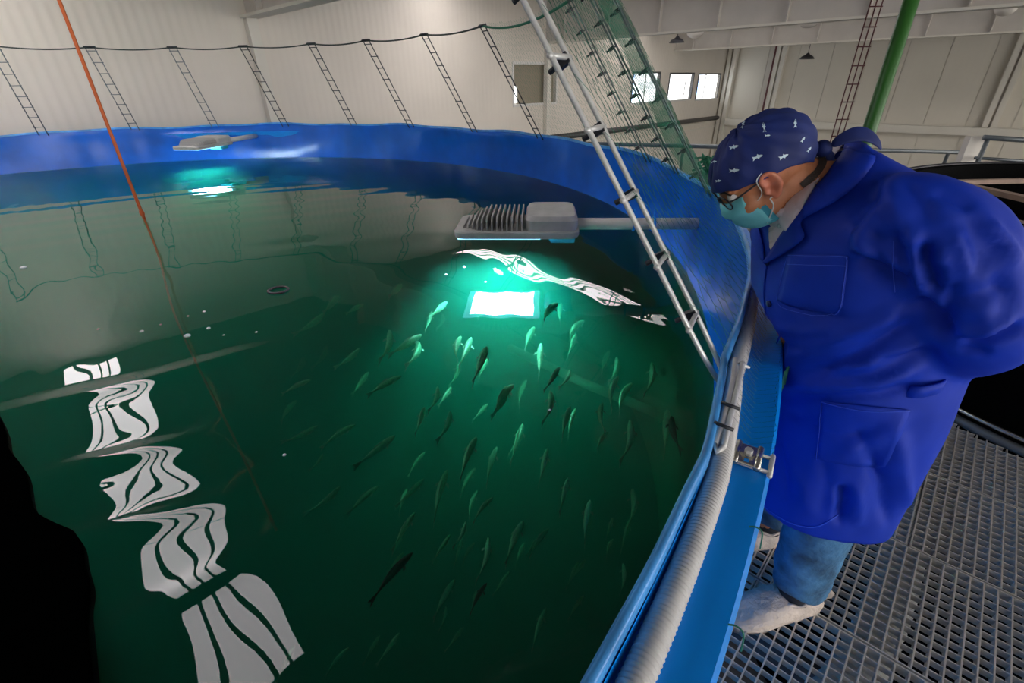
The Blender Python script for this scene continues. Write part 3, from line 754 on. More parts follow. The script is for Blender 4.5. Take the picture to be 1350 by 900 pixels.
# ribbed duct below the grating and support beams
pth = spline([AB(.02, .55, -.11), AB(-.16, 1.0, -.11), AB(-.25, 1.5, -.11), AB(-.25, 2.1, -.11), AB(-.16, 2.9, -.11)], 46); rr_ = [.062+.009*math.cos(2*PI*k/4) for k in range(len(pth))]
t = MB().tube(pth, rr_, 16).put('ribbed_duct', M['duct'], None, True); tag(t, 'grey ribbed duct running under the grating', 'duct')
for k, b in enumerate((1.272, 2.252)):
    t = MB().abox(-1.9, .15 if k == 0 else .7, b-.03, b+.03, -.30, -.19).put('support_beam', M['dark']); tag(t, 'dark beam under the grating ' + ('below the near foot' if k == 0 else 'below the far panel joint'), 'beam', 'grating beams')
    MB().abox(-1.2, -1.12, b-.03, b+.03, ZF, -.301).put('leg', M['dark'], t)

# ------------------------------------------------------------------ black tank at the right
def t2(deg, r, z): return T2C+Vector((r*math.cos(math.radians(deg)), r*math.sin(math.radians(deg)), z))
tk = empty('black_tank', (T2C.x, T2C.y, ZF)); tag(tk, 'round black tank with a dark interior behind the man', 'tank')
N2 = 96
MB().grid([[t2(k*360/N2, r, z) for k in range(N2+1)] for r, z in ((T2R, ZF), (T2R, .90), (T2R+.01, .92), (T2R-.015, .935), (T2R-.03, .92), (T2R-.03, -.3))]).put('shell', M['tank2'], tk, True)
MB().add([t2(k*7.5, T2R-.02, -.25) for k in range(48)], [tuple(range(48))]).put('tank_bottom', M['tank2'], tk)
MB().tube([t2(k*360/N2, T2R+.016, .93) for k in range(N2)], .014, 8, closed=True).put('rim', M['tank2rim'], tk, True)
MB().tube([t2(k*360/N2, T2R+.03, .035) for k in range(N2)], .022, 10, closed=True).put('base_ring', M['greytube'], tk, True)
MB().tube([t2(k*360/N2, T2R+.028, .085) for k in range(N2)], .010, 8, closed=True).put('base_band', M['zinc'], tk, True)
MB().tube([t2(k*360/N2, T2R+.012, .955) for k in range(N2) if 150 < k*360/N2 < 250], .006, 6).put('edge_strip', M['pink'], tk, True)
# battens lying across it
for k, (p, q, w) in enumerate((((1262, 240), (1352, 238), .02), ((1266, 243), (1352, 262), .03))):
    a = un(*p, .93 if k == 0 else .945); b = un(*q, .93 if k == 0 else .945); d = (b-a); b = b+d*1.1; sd = d.normalized().cross(Vector((0, 0, 1)))
    t = MB().box((a+b)/2, ((b-a).length, w*1.6, .025), (d.normalized(), sd, Vector((0, 0, 1)))).put('batten', M['pink']); tag(t, ['pale batten across the black tank, upper one', 'wider pale batten across the black tank, lower one'][k], 'batten', 'battens on the black tank')
p = un(1283, 258, .80); t = MB().tube([p+Vector((0, 0, -.35)), p+Vector((0, 0, .03))], .025, 12).put('standpipe', M['pipe'], None, True); tag(t, 'short pale standpipe inside the black tank by the shoulder', 'pipe')
# railings behind
def rail(pts, label, posts, r=.03, mid=None):
    t = empty('railing', pts[0]); tag(t, label, 'railing', 'railings behind the tanks')
    MB().tube(pts, r, 10).put('top_rail', M['greytube'], t, True)
    if mid: MB().tube([Vector(p)-Vector((0, 0, mid)) for p in pts], r*.6, 8).put('mid_rail', M['greytube'], t, True)
    for k in posts:
        q = Vector(pts[0]).lerp(Vector(pts[-1]), k); MB().tube([q-Vector((0, 0, r)), Vector((q.x, q.y, ZF))], r*.8, 8).put('post', M['greytube'], t, True)
    return t
a = at_y(760, 189, 8.2); b = at_y(1288, 201, 8.0)
rl = rail([a, b], 'grey tube railing behind the cap and shoulders', (.02, .27, .73, .93), .032)
MB().ell(b, (.05, .05, .05)).put('end_cap', mat('navy_cap_end', (.01, .01, .06), .4), rl, True)
a = at_y(1297, 181, 7.4); b = at_y(1420, 189, 7.2)
rail([a, b], 'short grey railing at the right edge', (.05, .8), .036, .28)
p = at_y(1278, 205, 7.6); t = MB().box(p+Vector((0, 0, -.4)), (.28, .1, 1.35)).put('rail_panel', M['girder']); tag(t, 'narrow grey upright panel between the two railings', 'panel')
# green pole with a wire ladder
p = at_y(1133, 212, 3.75)
t = MB().tube([Vector((p.x, p.y, ZF)), Vector((p.x+.0, p.y, ZC))], .047, 14).put('green_pole', M['greenpole'], None, True); tag(t, 'tall green pole standing behind the shoulders', 'pole')
t = empty('wire_ladder', (p.x-.12, p.y+.1, ZF)); tag(t, 'thin wire ladder beside the green pole', 'ladder')
for k in range(3): MB().tube([Vector((p.x-.20+.04*k, p.y+.1, ZF)), Vector((p.x-.20+.04*k, p.y+.1, 2.05))], .004, 5).put('wire', M['maroon'], t, True)
for k in range(12): MB().tube([Vector((p.x-.205, p.y+.1, .75+k*.115)), Vector((p.x-.11, p.y+.1, .75+k*.115))], .004, 5).put('rung', M['maroon'], t, True)

# ------------------------------------------------------------------ the man leaning over the rim
def remesh(mb, voxel, smooth=2):
    me = mk('tmp', mb.v, mb.f); o = bpy.data.objects.new('tmp', me); COL.objects.link(o)
    md = o.modifiers.new('r', 'REMESH'); md.mode = 'VOXEL'; md.voxel_size = voxel
    dg = bpy.context.evaluated_depsgraph_get(); dg.update()
    m2 = bpy.data.meshes.new_from_object(o.evaluated_get(dg))
    bpy.data.objects.remove(o); bpy.data.meshes.remove(me)
    n = len(m2.vertices); co = np.empty(n*3); m2.vertices.foreach_get('co', co); co = co.reshape(-1, 3)
    ed = np.empty(len(m2.edges)*2, dtype=np.int64); m2.edges.foreach_get('vertices', ed); ed = ed.reshape(-1, 2)
    co = laplace(co, ed, smooth)
    fs = [tuple(p.vertices) for p in m2.polygons]
    bpy.data.meshes.remove(m2)
    return co, fs, ed
def laplace(co, ed, it, f=.5):
    for _ in range(it):
        s = np.zeros_like(co); c = np.zeros(len(co))
        np.add.at(s, ed[:, 0], co[ed[:, 1]]); np.add.at(s, ed[:, 1], co[ed[:, 0]])
        np.add.at(c, ed[:, 0], 1); np.add.at(c, ed[:, 1], 1)
        co = co*(1-f) + f*s/np.maximum(c, 1)[:, None]
    return co
def normals(co, fs):
    n = np.zeros_like(co); F4 = np.array([f if len(f) == 4 else (*f, f[-1]) for f in fs])
    a = np.cross(co[F4[:, 2]]-co[F4[:, 0]], co[F4[:, 3]]-co[F4[:, 1]])
    for k in range(4): np.add.at(n, F4[:, k], a)
    return n/np.maximum(np.linalg.norm(n, axis=1), 1e-12)[:, None]
def bvh(co, fs): return BVHTree.FromPolygons([Vector(c) for c in co], fs)
def hit(tree, x, y, last=None):
    r = tree.ray_cast(CAM, px_ray(x, y).normalized())
    if r[0] is None:
        d = px_ray(x, y).normalized(); q = last[0] if last else Vector((.7, 1.0, 1.2))
        for _ in range(6):
            p = CAM + d*max(.3, (q-CAM).dot(d)); r = tree.find_nearest(p); q = r[0]
    n = r[1]
    if n.dot(px_ray(x, y)) > 0: n = -n
    return r[0], n
man = empty('person', (.80, 1.0, 0)); tag(man, 'man in a blue coat, patterned cap and mask leaning over the tank rim', 'person')
def ring(c, n, hx, hy, k=28, p=2.4):
    c = Vector(c); n = Vector(n).normalized(); yv = Vector((0, 1, 0)); xv = yv.cross(n).normalized()
    out = []
    for i in range(k):
        a = 2*PI*i/k; ca, sa = math.cos(a), math.sin(a)
        out.append(c + xv*(hx*math.copysign(abs(ca)**(2/p), ca)) + yv*(hy*math.copysign(abs(sa)**(2/p), sa)))
    return out
# skeleton (world)
HC = Vector((.563, 1.085, 1.302)); HS = .93; hf = Vector((-.72, .05, -.69)).normalized(); hl = Vector((0, -1, 0)); hl = (hl-hf*hl.dot(hf)).normalized(); hu = hl.cross(hf)*-1
if hu.z < 0: hu = -hu
def HDC(x, y, z): return HC+(hl*x+hf*y+hu*z)*HS      # skull and cap
def HD(x, y, z): return HC+hl*(x*.93)+hf*(y*.76+.008)+hu*(z*.88+.022)      # face
HAX = (hl, hf, hu)
LSH, LEL, LWR = Vector((.740, .850, 1.255)), Vector((.878, .805, 1.068)), Vector((1.06, .985, .945))
RSH, REL, RWR = Vector((.715, 1.265, 1.265)), Vector((.95, 1.36, 1.06)), Vector((1.13, 1.12, .92))
TOR = [(.842, .47, 0, .182, .258, 1.02), (.85, .60, 0, .184, .252, 1.02), (.856, .73, -.02, .186, .246, 1.02), (.855, .88, -.15, .192, .243, 1.025), (.832, 1.0, -.35, .197, .24, 1.035),
       (.79, 1.12, -.5, .19, .235, 1.045), (.745, 1.21, -.62, .16, .225, 1.055), (.71, 1.265, -.7, .13, .19, 1.06), (.685, 1.295, -.75, .108, .13, 1.065), (.668, 1.312, -.8, .098, .098, 1.065)]
# --- body: one continuous surface
bm_ = MB()
bm_.ell(HDC(0, -.012, .03), (.072, .100, .084), HAX, 24, 16)
bm_.ell(HD(0, .030, -.03), (.062, .056, .082), HAX, 20, 14)
bm_.ell(HD(0, .045, -.085), (.050, .048, .036), HAX, 18, 12)
for s in (-1, 1):
    bm_.ell(HD(.040*s, .055, -.035), (.028, .035, .030), HAX)
    bm_.ell(HD(.052*s, .000, -.070), (.018, .045, .032), HAX)
    bm_.ell(HD(.028*s, .082, .022), (.030, .012, .010), HAX)
    # ear
    ex = .072
    cv = [(.004, .006), (.010, .026), (-.002, .038), (-.018, .036), (-.029, .020), (-.027, .0), (-.018, -.014), (-.010, -.024), (.0, -.026)]
    bm_.tube([HD(s*(ex+.012+.010*max(0, (-y)/.03)), y+.010, z-.016) for y, z in [(p.x, p.y) for p in spline([(a, b, 0) for a, b in cv], 4)]], .0058, 8)
    bm_.ell(HD(s*(ex+.006), .0, -.012), (.008, .016, .028), HAX)
    bm_.ell(HD(s*(ex+.010), .006, -.038), (.007, .009, .011), HAX)
    bm_.tube([HD(s*(ex+.014), .0, .010), HD(s*(ex+.018), -.008, -.006), HD(s*(ex+.014), .0, -.026)], .004, 8)
    bm_.ell(HD(s*(ex+.008), .022, -.020), (.006, .005, .009), HAX)
# nose and lips
bm_.tube([HD(0, .088, .018), HD(0, .100, -.008), HD(0, .108, -.032), HD(0, .100, -.044)], [.009, .010, .012, .010], 12)
for s in (-1, 1): bm_.ell(HD(.012*s, .096, -.040), (.009, .012, .009), HAX)
bm_.ell(HD(0, .092, -.066), (.022, .012, .006), HAX); bm_.ell(HD(0, .089, -.076), (.020, .012, .006), HAX)
# neck
NB = Vector((.71, 1.065, 1.265))
bm_.tube([HDC(0, -.02, -.02), HDC(0, -.035, -.065), (HDC(0, -.035, -.065)+NB)/2+Vector((.002, 0, .006)), NB], [.064, .066, .067, .078], 20)
bm_.rings([ring((x, y, z), (nx, 0, 1), hx*.76, hy*.74) for x, z, nx, hx, hy, y in TOR[2:8]])
def limb(pts, rs): bm_.tube(spline(pts, 6), list(np.interp(np.linspace(0, len(rs)-1, (len(pts)-1)*6+1), range(len(rs)), rs)), 14)
def hand(w, d, side, curl):
    d = d.normalized(); up = Vector((0, 0, 1)); sd = d.cross(up).normalized()*side; nn = sd.cross(d).normalized()
    bm_.ell(w+d*.045, (.048, .040, .016), (d, sd, nn), 16, 10)
    for k, (o2, ln) in enumerate(((-.030, .070), (-.010, .082), (.011, .078), (.030, .060))):
        a = w+d*.08+sd*o2; b = a+d*ln*.4+nn*curl*.01; c = b+d*ln*.25+nn*curl*.025; e2 = c+d*ln*.05+nn*curl*.025
        bm_.tube([a-d*.02, a, b, c, e2], [.009, .0092, .0088, .0082, .0068], 8)
    a = w+d*.025-sd*.030; bm_.tube([a, a-sd*.022+d*.02, a-sd*.026+d*.045+nn*curl*.012, a-sd*.022+d*.060+nn*curl*.016], [.012, .011, .0095, .007], 8)
limb([LSH+Vector((.0, .03, -.015)), LSH.lerp(LEL, .55)+Vector((.035, -.012, .010)), LEL+Vector((.030, -.014, .0)), LEL.lerp(LWR, .55)+Vector((.025, .0, -.025)), LWR], [.040, .038, .036, .032, .028]); limb([RSH, REL, RWR], [.045, .040, .030])
hand(LWR, Vector((.15, 1, -.25)), 1, -1); hand(RWR, Vector((.05, -1, -.15)), -1, -1)
HIPL, HIPR = Vector((.89, .93, .80)), Vector((.89, 1.13, .80))
KNL, KNR = Vector((.870, .915, .45)), Vector((.86, 1.14, .45)); ANL, ANR = Vector((.862, .895, .085)), Vector((.905, 1.15, .085))
limb([HIPL, KNL, ANL], [.085, .058, .040]); limb([HIPR, KNR, ANR], [.085, .058, .040])
TOEL, TOER = Vector((-.97, -.22, 0)).normalized(), Vector((-.98, -.12, 0)).normalized()
for an, td in ((ANL, TOEL), (ANR, TOER)):
    bm_.tube([an+Vector((0, 0, .03))-td*.02, an-td*.01, Vector((an.x, an.y, .045))+td*.04, Vector((an.x, an.y, .035))+td*.13, Vector((an.x, an.y, .028))+td*.165], [.040, .042, .042, .033, .02], 12)
    bm_.ell(Vector((an.x, an.y, .04))-td*.035, (.038, .034, .034), (td, Vector((-td.y, td.x, 0)), Vector((0, 0, 1))))
co, fs, ed = remesh(bm_, .0038, 3)
# eye sockets
for s in (-1, 1):
    c = np.array(HD(.031*s, .096, .004)); d = np.linalg.norm(co-c, axis=1); co -= np.outer(.010*np.exp(-(d/.016)**2), np.array(hf))
for s in (-1, 1):
    for (y, z, am, w) in ((.004, -.016, .007, .0085), (.0, .010, .005, .006), (-.006, -.004, -.002, .004)):
        c = np.array(HD(.086*s, y, z)); d = np.linalg.norm(co-c, axis=1); co -= np.outer(am*np.exp(-(d/w)**2), np.array(hl)*s)
co = laplace(co, ed, 1)
body_bvh = bvh(co, fs)
me = mk('body', co, fs, True); me.materials.append(M['skin']); me.materials.append(M['ear'])
earc = [np.array(HD(s*.082, .0, -.014)) for s in (-1, 1)]
for p in me.polygons:
    c = np.array(p.center)
    if min(np.linalg.norm(c-e2) for e2 in earc) < .036 and abs(np.dot(c-np.array(HC), np.array(hl))) > .0745: p.material_index = 1
body = put('body', me, None, man)
# --- coat
cb_ = MB()
fine = []
T = [Vector((x, y, z)) for x, z, nx, hx, hy, y in TOR]
cb_.rings([ring((x, y, z), (nx, 0, 1), hx, hy, 40) for x, z, nx, hx, hy, y in TOR])
def sleeve(pts, rs):
    P = spline(pts, 8); R = list(np.interp(np.linspace(0, len(rs)-1, len(P)), range(len(rs)), rs)); cb_.tube(P, R, 18)
sleeve([LSH+Vector((-.045, .06, .0)), LSH+Vector((.03, -.005, -.015)), LSH.lerp(LEL, .55)+Vector((.022, -.01, .010)), LEL+Vector((.022, -.008, -.0)), LEL.lerp(LWR, .55)+Vector((.02, .0, -.025)), LWR+Vector((.0, .03, .0))], [.085, .100, .100, .088, .072, .060])
sleeve([RSH+Vector((-.03, -.06, .0)), RSH+Vector((.0, .0, -.015)), RSH.lerp(REL, .55)+Vector((.02, .01, .015)), REL, REL.lerp(RWR, .55), RWR], [.082, .092, .092, .088, .07, .060])
cb_.ell((.80, 1.06, 1.235), (.11, .20, .085), (Vector((.82, 0, .57)), Vector((0, 1, 0)), Vector((-.57, 0, .82))), 20, 12)   # rounded upper back
co, fs, ed = remesh(cb_, .009, 5)
base = bvh(co, fs)
# folds: pixel polylines laid on the cloth; (points, height, width)
FOLD = [([(1132, 338), (1160, 358), (1200, 380)], -.018, .012), ([(1130, 322), (1165, 340), (1205, 368)], .010, .014), ([(1180, 300), (1183, 340), (1190, 372)], -.010, .010), ([(1216, 318), (1222, 350), (1232, 395)], -.022, .011),
        ([(1200, 300), (1206, 345), (1215, 385)], .012, .011), ([(1236, 330), (1240, 370), (1246, 410)], .012, .012), ([(1256, 372), (1252, 400), (1250, 430)], -.014, .010), ([(1200, 395), (1225, 420), (1250, 450)], -.028, .020),
        ([(1040, 470), (1100, 452), (1150, 428), (1195, 402)], .013, .018), ([(1060, 492), (1120, 474), (1170, 446), (1210, 420)], -.011, .013), ([(1030, 400), (1070, 412), (1120, 418)], -.007, .010), ([(1020, 430), (1060, 438), (1110, 432)], .007, .014),
        ([(1020, 505), (1080, 512), (1150, 505), (1225, 480)], .010, .016), ([(1030, 525), (1090, 520), (1160, 518), (1215, 505)], -.009, .010), ([(1060, 560), (1120, 575), (1170, 560)], -.006, .012), ([(1100, 600), (1150, 580), (1200, 545)], .007, .014),
        ([(1125, 560), (1150, 600), (1160, 640)], -.008, .012), ([(1155, 600), (1165, 640), (1170, 690)], -.012, .012), ([(1180, 560), (1190, 620), (1195, 670)], .010, .018), ([(1110, 640), (1112, 665), (1108, 692)], -.02, .012),
        ([(1262, 452), (1290, 452), (1325, 440), (1350, 428)], -.016, .011), ([(1262, 463), (1285, 464), (1305, 466)], -.012, .008), ([(1255, 440), (1295, 437), (1340, 420)], .010, .010), ([(1250, 400), (1290, 388), (1335, 378)], -.006, .012),
        ([(1270, 280), (1300, 310), (1320, 340)], -.007, .012), ([(1300, 290), (1325, 320), (1340, 350)], .008, .012), ([(1230, 250), (1260, 262), (1285, 275)], -.008, .010), ([(1150, 250), (1165, 290), (1165, 330)], -.007, .016), ([(1120, 290), (1140, 330)], .006, .016),
        ([(1290, 400), (1300, 420), (1300, 445)], .006, .012), ([(1145, 300), (1158, 335), (1180, 362)], -.010, .009), ([(1190, 320), (1198, 350), (1205, 378)], -.012, .008), ([(1238, 345), (1240, 380), (1243, 405)], -.012, .008),
        ([(1025, 455), (1060, 462), (1105, 455), (1150, 436)], -.007, .009), ([(1090, 485), (1140, 480), (1190, 462), (1225, 445)], .008, .010), ([(1150, 475), (1190, 470), (1228, 460)], -.008, .008), ([(1035, 545), (1060, 552), (1080, 548)], -.006, .008),
        ([(1100, 500), (1150, 494), (1205, 475)], -.007, .008), ([(1275, 300), (1290, 330), (1296, 360)], -.006, .010), ([(1255, 300), (1270, 330), (1278, 365)], .006, .010), ([(1310, 360), (1325, 385), (1330, 410)], -.007, .010), ([(1100, 215), (1135, 235), (1160, 240)], .004, .012),
        ([(1190, 235), (1215, 262), (1225, 300)], -.007, .012), ([(1165, 255), (1180, 285), (1182, 310)], .005, .012), ([(1020, 560), (1035, 610), (1038, 660)], -.005, .012), ([(1130, 640), (1135, 670), (1133, 695)], .006, .010), ([(1035, 600), (1060, 640), (1065, 680)], .005, .018), ([(1085, 600), (1090, 640), (1085, 690)], -.005, .014)]
nr = normals(co, fs); disp = np.zeros(len(co))
seen = (nr*(co-np.array(CAM))).sum(1) < .25
for pts, hgt, wd in FOLD:
    Q = []; last = None
    for k in range(len(pts)-1):
        for q in range(8):
            x = pts[k][0]+(pts[k+1][0]-pts[k][0])*q/8; y = pts[k][1]+(pts[k+1][1]-pts[k][1])*q/8
            last = hit(base, x, y, last); Q.append(last[0])
    Q.append(hit(base, *pts[-1], last)[0]); Q = np.array([list(q) for q in Q])
    a, b = Q[:-1], Q[1:]; dmin = np.full(len(co), 9.); tt = np.zeros(len(co))
    for k in range(len(a)):
        ab_ = b[k]-a[k]; t = np.clip(((co-a[k])@ab_)/max(ab_@ab_, 1e-9), 0, 1); d = np.linalg.norm(co-(a[k]+t[:, None]*ab_), axis=1)
        m_ = d < dmin; dmin[m_] = d[m_]; tt[m_] = (k+t[m_])/len(a)
    env = np.clip(np.minimum(tt, 1-tt)*5+.15, 0, 1)
    disp += 1.5*hgt*np.exp(-(dmin/wd)**2)*env*seen
nz = np.array([noise.noise(Vector((c[0]*9, c[1]*9, c[2]*5)))*.006+noise.noise(Vector((c[0]*22+5, c[1]*22, c[2]*12)))*.0022 for c in co])
hemw = np.clip((.62-co[:, 2])/.25, 0, 1)*.010*np.sin(np.arctan2(co[:, 1]-1.02, co[:, 0]-.88)*7)
co = co+nr*(disp+nz+hemw)[:, None]; co = laplace(co, ed, 1, .4)
# the cloth presses against the outer edge of the rim
rx_, ry_ = co[:, 0]-TC.x, co[:, 1]-TC.y; rr2 = np.hypot(rx_, ry_); lim = TR+.113*np.clip((1.02-co[:, 2])/.08, 0, 1)
k_ = np.where((rr2 < lim) & (co[:, 2] > .45) & (co[:, 2] < 1.02), lim/rr2, 1.0)
co[:, 0] = TC.x+rx_*k_; co[:, 1] = TC.y+ry_*k_
# open the hem and hang the back panel lower on the right
low_ = co[:, 2] < .45
fs2 = [f for f in fs if not all(co[i, 2] < .484+.10*max(0, co[i, 0]-.9)+.010*math.sin(math.atan2(co[i, 1]-1.02, co[i, 0]-.88)*3) for i in f)]
skew = np.clip((.75-co[:, 2])/.4, 0, 1)
co[:, 0] += skew*.02*np.sign(co[:, 0]-.9)*0
from collections import Counter
ec = Counter(tuple(sorted((f[k], f[(k+1) % len(f)]))) for f in fs2 for k in range(len(f)))
for (i, j), c in ec.items():
    if c == 1:
        for v in (i, j):
            if co[v, 2] < .56: co[v, 2] = .484+.10*max(0, co[v, 0]-.9)+.010*math.sin(math.atan2(co[v, 1]-1.02, co[v, 0]-.88)*3)-.002
me = mk('coat', co, fs2, True)
coat = put('coat', me, M['coat'], man); sm = coat.modifiers.new('s', 'SOLIDIFY'); sm.thickness = .003; sm.offset = -1
ctree = bvh(co, fs2)
def patch(name, quad, nu, nv, off, mt, parent, th=.002, rnd=0, smooth=True):
    """cloth patch laid on the coat: quad = pixel corners TL TR BR BL"""
    P = []; last = None
    for j in range(nv+1):
        v = j/nv; row = []
        for i in range(nu+1):
            u = i/nu
            x = (1-v)*((1-u)*quad[0][0]+u*quad[1][0])+v*((1-u)*quad[3][0]+u*quad[2][0]); y = (1-v)*((1-u)*quad[0][1]+u*quad[1][1])+v*((1-u)*quad[3][1]+u*quad[2][1])
            if rnd and v > .7:
                y -= rnd*((v-.7)/.3)**2*abs(2*u-1)**4
            last = hit(ctree, x, y, last); row.append(last[0]+last[1]*off)
        P.append(row)
    o = MB().grid(P).put(name, mt, parent, smooth); s2 = o.modifiers.new('s', 'SOLIDIFY'); s2.thickness = th; s2.offset = 0
    return o
def strip(name, inner, outer, n, off, mt, parent, th=.003, m=5):
    I = spline([(x, y, 0) for x, y in inner], 6); O = spline([(x, y, 0) for x, y in outer], 6); P = []; last = None
    for k in range(n+1):
        a = I[round(k/n*(len(I)-1))]; b = O[round(k/n*(len(O)-1))]; row = []
        for q in range(m+1):
            p = a.lerp(b, q/m); last = hit(ctree, p.x, p.y, last); row.append(last[0]+last[1]*(off if 0 < q < m else off*.8))
        P.append(row)
    o = MB().grid(P).put(name, mt, parent, True); s2 = o.modifiers.new('s', 'SOLIDIFY'); s2.thickness = th; s2.offset = 0; return o
def seam(name, pts, r, off, mt, parent, tree=None):
    last = None; Q = []
    for p in spline([(x, y, 0) for x, y in pts], 6):
        last = hit(tree or ctree, p.x, p.y, last); Q.append(last[0]+last[1]*off)
    return MB().tube(Q, r, 5).put(name, mt, parent, True)
cpk = patch('chest_pocket', ((1042, 335), (1120, 336), (1110, 414), (1027, 402)), 14, 14, .004, M['coat'], coat, rnd=9)
seam('stitching', [(1042, 336), (1080, 337), (1120, 337)], .0008, .0055, M['stitch'], cpk); seam('stitching', [(1041, 348), (1080, 349), (1118, 350)], .0008, .0062, M['stitch'], cpk)
seam('stitching', [(1119, 338), (1113, 375), (1109, 404), (1098, 414), (1072, 416), (1030, 402), (1032, 370), (1041, 338)], .0006, .0058, M['stitch'], cpk)
lpk = patch('side_pocket', ((1085, 529), (1198, 539), (1168, 618), (1076, 606)), 14, 14, .004, M['coat'], coat, rnd=5)
seam('stitching', [(1086, 530), (1140, 540), (1197, 540)], .0010, .0062, M['stitch'], lpk); seam('stitching', [(1085, 530), (1082, 565), (1077, 604)], .0006, .0058, M['stitch'], lpk)
strip('lapel', [(1108, 214), (1082, 248), (1058, 280), (1036, 306), (1018, 334), (1011, 344)], [(1150, 214), (1128, 246), (1100, 268), (1061, 290), (1062, 316), (1014, 347)], 30, .010, M['coat'], coat)
strip('far_lapel', [(1003, 300), (1008, 322), (1010, 342)], [(992, 296), (994, 318), (1006, 342)], 12, .006, M['coat'], coat)
strip('collar', [(1108, 186), (1116, 200), (1100, 226), (1080, 250), (1064, 274)], [(1130, 186), (1152, 212), (1130, 246), (1102, 268), (1064, 288)], 26, .014, M['coat'], coat)
seam('shoulder_seam', [(1178, 318), (1177, 350), (1180, 385)], .0008, .001, M['stitch'], coat)
seam('front_edge', [(1012, 347), (1008, 385), (1012, 430), (1022, 500)], .0022, .0015, M['coat'], coat)
p, n_ = hit(ctree, 1013, 345)
for k, (x, y) in enumerate(((1013, 345), (1015, 400))):
    p, n_ = hit(ctree, x, y)
    b = MB().tube([p+n_*.001, p+n_*.005, p+n_*.0062], [.0085, .0085, .0065], 14).put('button', M['button'], coat, True)
seam('hem', [(1004, 665), (1040, 688), (1075, 694), (1105, 678)], .0016, .001, M['stitch'], coat)
# belt tab standing off at the back of the waist
p, n_ = hit(ctree, 1200, 506); q, n2 = hit(ctree, 1226, 500)
P = []
for s in (0, 1):
    P.append([p+n_*.004+Vector((0, 0, -.028*s)), p.lerp(q, .5)+n_*.014+Vector((0, 0, -.028*s)), q+Vector((.03, .0, -.028*s)), q+Vector((.045, .05, .0-.028*s))])
o = MB().grid([spline(r_, 5) for r_ in P]).put('belt_tab', M['coat'], coat, True); s2 = o.modifiers.new('s', 'SOLIDIFY'); s2.thickness = .004
# --- shirt
sh = MB()
cn = Vector((-.70, 0, .70))
Rg = []
for (cx, cz, hx, hy, lift) in ((.682, 1.262, .104, .078, 0), (.668, 1.280, .101, .075, 0), (.655, 1.296, .098, .072, 0), (.652, 1.299, .101, .075, 0), (.660, 1.289, .106, .080, 0)):
    Rg.append(ring((cx, 1.067, cz), (-.62, 0, .78), hx, hy, 40, 2.1))
sh.grid([r_+[r_[0]] for r_ in Rg])
shirt = sh.put('shirt_collar', M['shirt'], man, True); s2 = shirt.modifiers.new('s', 'SOLIDIFY'); s2.thickness = .003
strip('shirt_band', [(1098, 192), (1078, 216), (1054, 250), (1032, 286)], [(1118, 190), (1094, 222), (1070, 262), (1042, 304)], 24, .013, M['shirt'], shirt)
strip('shirt_front', [(1016, 300), (1016, 312), (1017, 326)], [(1066, 268), (1046, 292), (1020, 330)], 14, .004, M['shirt'], shirt)
p, n_ = hit(ctree, 1031, 297); MB().tube([p+n_*.005, p+n_*.008], .005, 10).put('shirt_button', M['strap'], shirt, True)
# --- cap
def cap_pt(az, t):
    c0 = (0, -.014, .030); rx, ry, rz = .090, .119, .092
    ca, sa = math.cos(az), math.sin(az)       # az 0 = front (+y), 90deg = left
    edge = float(np.interp(abs((math.degrees(az)+180) % 360-180), [0, 30, 55, 80, 100, 135, 180], [.056, .054, .046, .036, .024, -.020, -.046]))
    zl = (edge-c0[2])/rz; tmax = math.acos(max(-.99, min(.99, zl)))
    th = tmax*t
    x = rx*math.sin(th)*sa; y = ry*math.sin(th)*ca; z = rz*math.cos(th)
    d = Vector((x, y, z)); dn = d.normalized()
    w = max(0, dn.dot(Vector((0, -.55, .83)).normalized())); d += dn*(.014*w**3)
    w = max(0, dn.dot(Vector((0, .45, .9)).normalized())); d += dn*(.010*w**4)
    d += dn*(.0022*math.sin(az*9+th*5)+.0016*math.sin(az*17-th*9))
    return HDC(c0[0]+d.x, c0[1]+d.y, c0[2]+d.z)
P = [[cap_pt(2*PI*i/64, t) for i in range(65)] for t in [.01+.99*k/30 for k in range(31)]]
mb = MB().grid(P)
cv_, cf_ = np.array([list(v) for v in mb.v]), mb.f
cap_tree = BVHTree.FromPolygons(mb.v, mb.f)
# seam groove across the cap
Q = np.array([list(hit(cap_tree, *p)[0]) for p in [(958+k*6, 176+.4*math.sin(k)+k*.45) for k in range(19)]])
dm = np.min(np.linalg.norm(cv_[:, None, :]-Q[None], axis=2), axis=1)
cc = np.array(HDC(0, -.014, .03)); dr_ = cv_-cc; dr_ /= np.linalg.norm(dr_, axis=1)[:, None]
upm = ((cv_-cc)@np.array(hu))
cv_ = cv_-dr_*(.004*np.exp(-(dm/.006)**2))[:, None]
cap = put('cap', mk('cap', cv_, cf_, True), M['cap'], man); s2 = cap.modifiers.new('s', 'SOLIDIFY'); s2.thickness = .0012; s2.offset = 0
cap_tree = BVHTree.FromPolygons([Vector(v) for v in cv_], cf_)
FO = [(6, 0), (4, 1.2), (1.5, 1.5), (.5, 3.2), (-.8, 1.3), (-3.5, .6), (-6.5, 2.4), (-5.4, 0), (-6.5, -2.4), (-3.5, -.6), (-.8, -1.2), (.2, -2.6), (1.5, -1.5), (4, -1.2)]
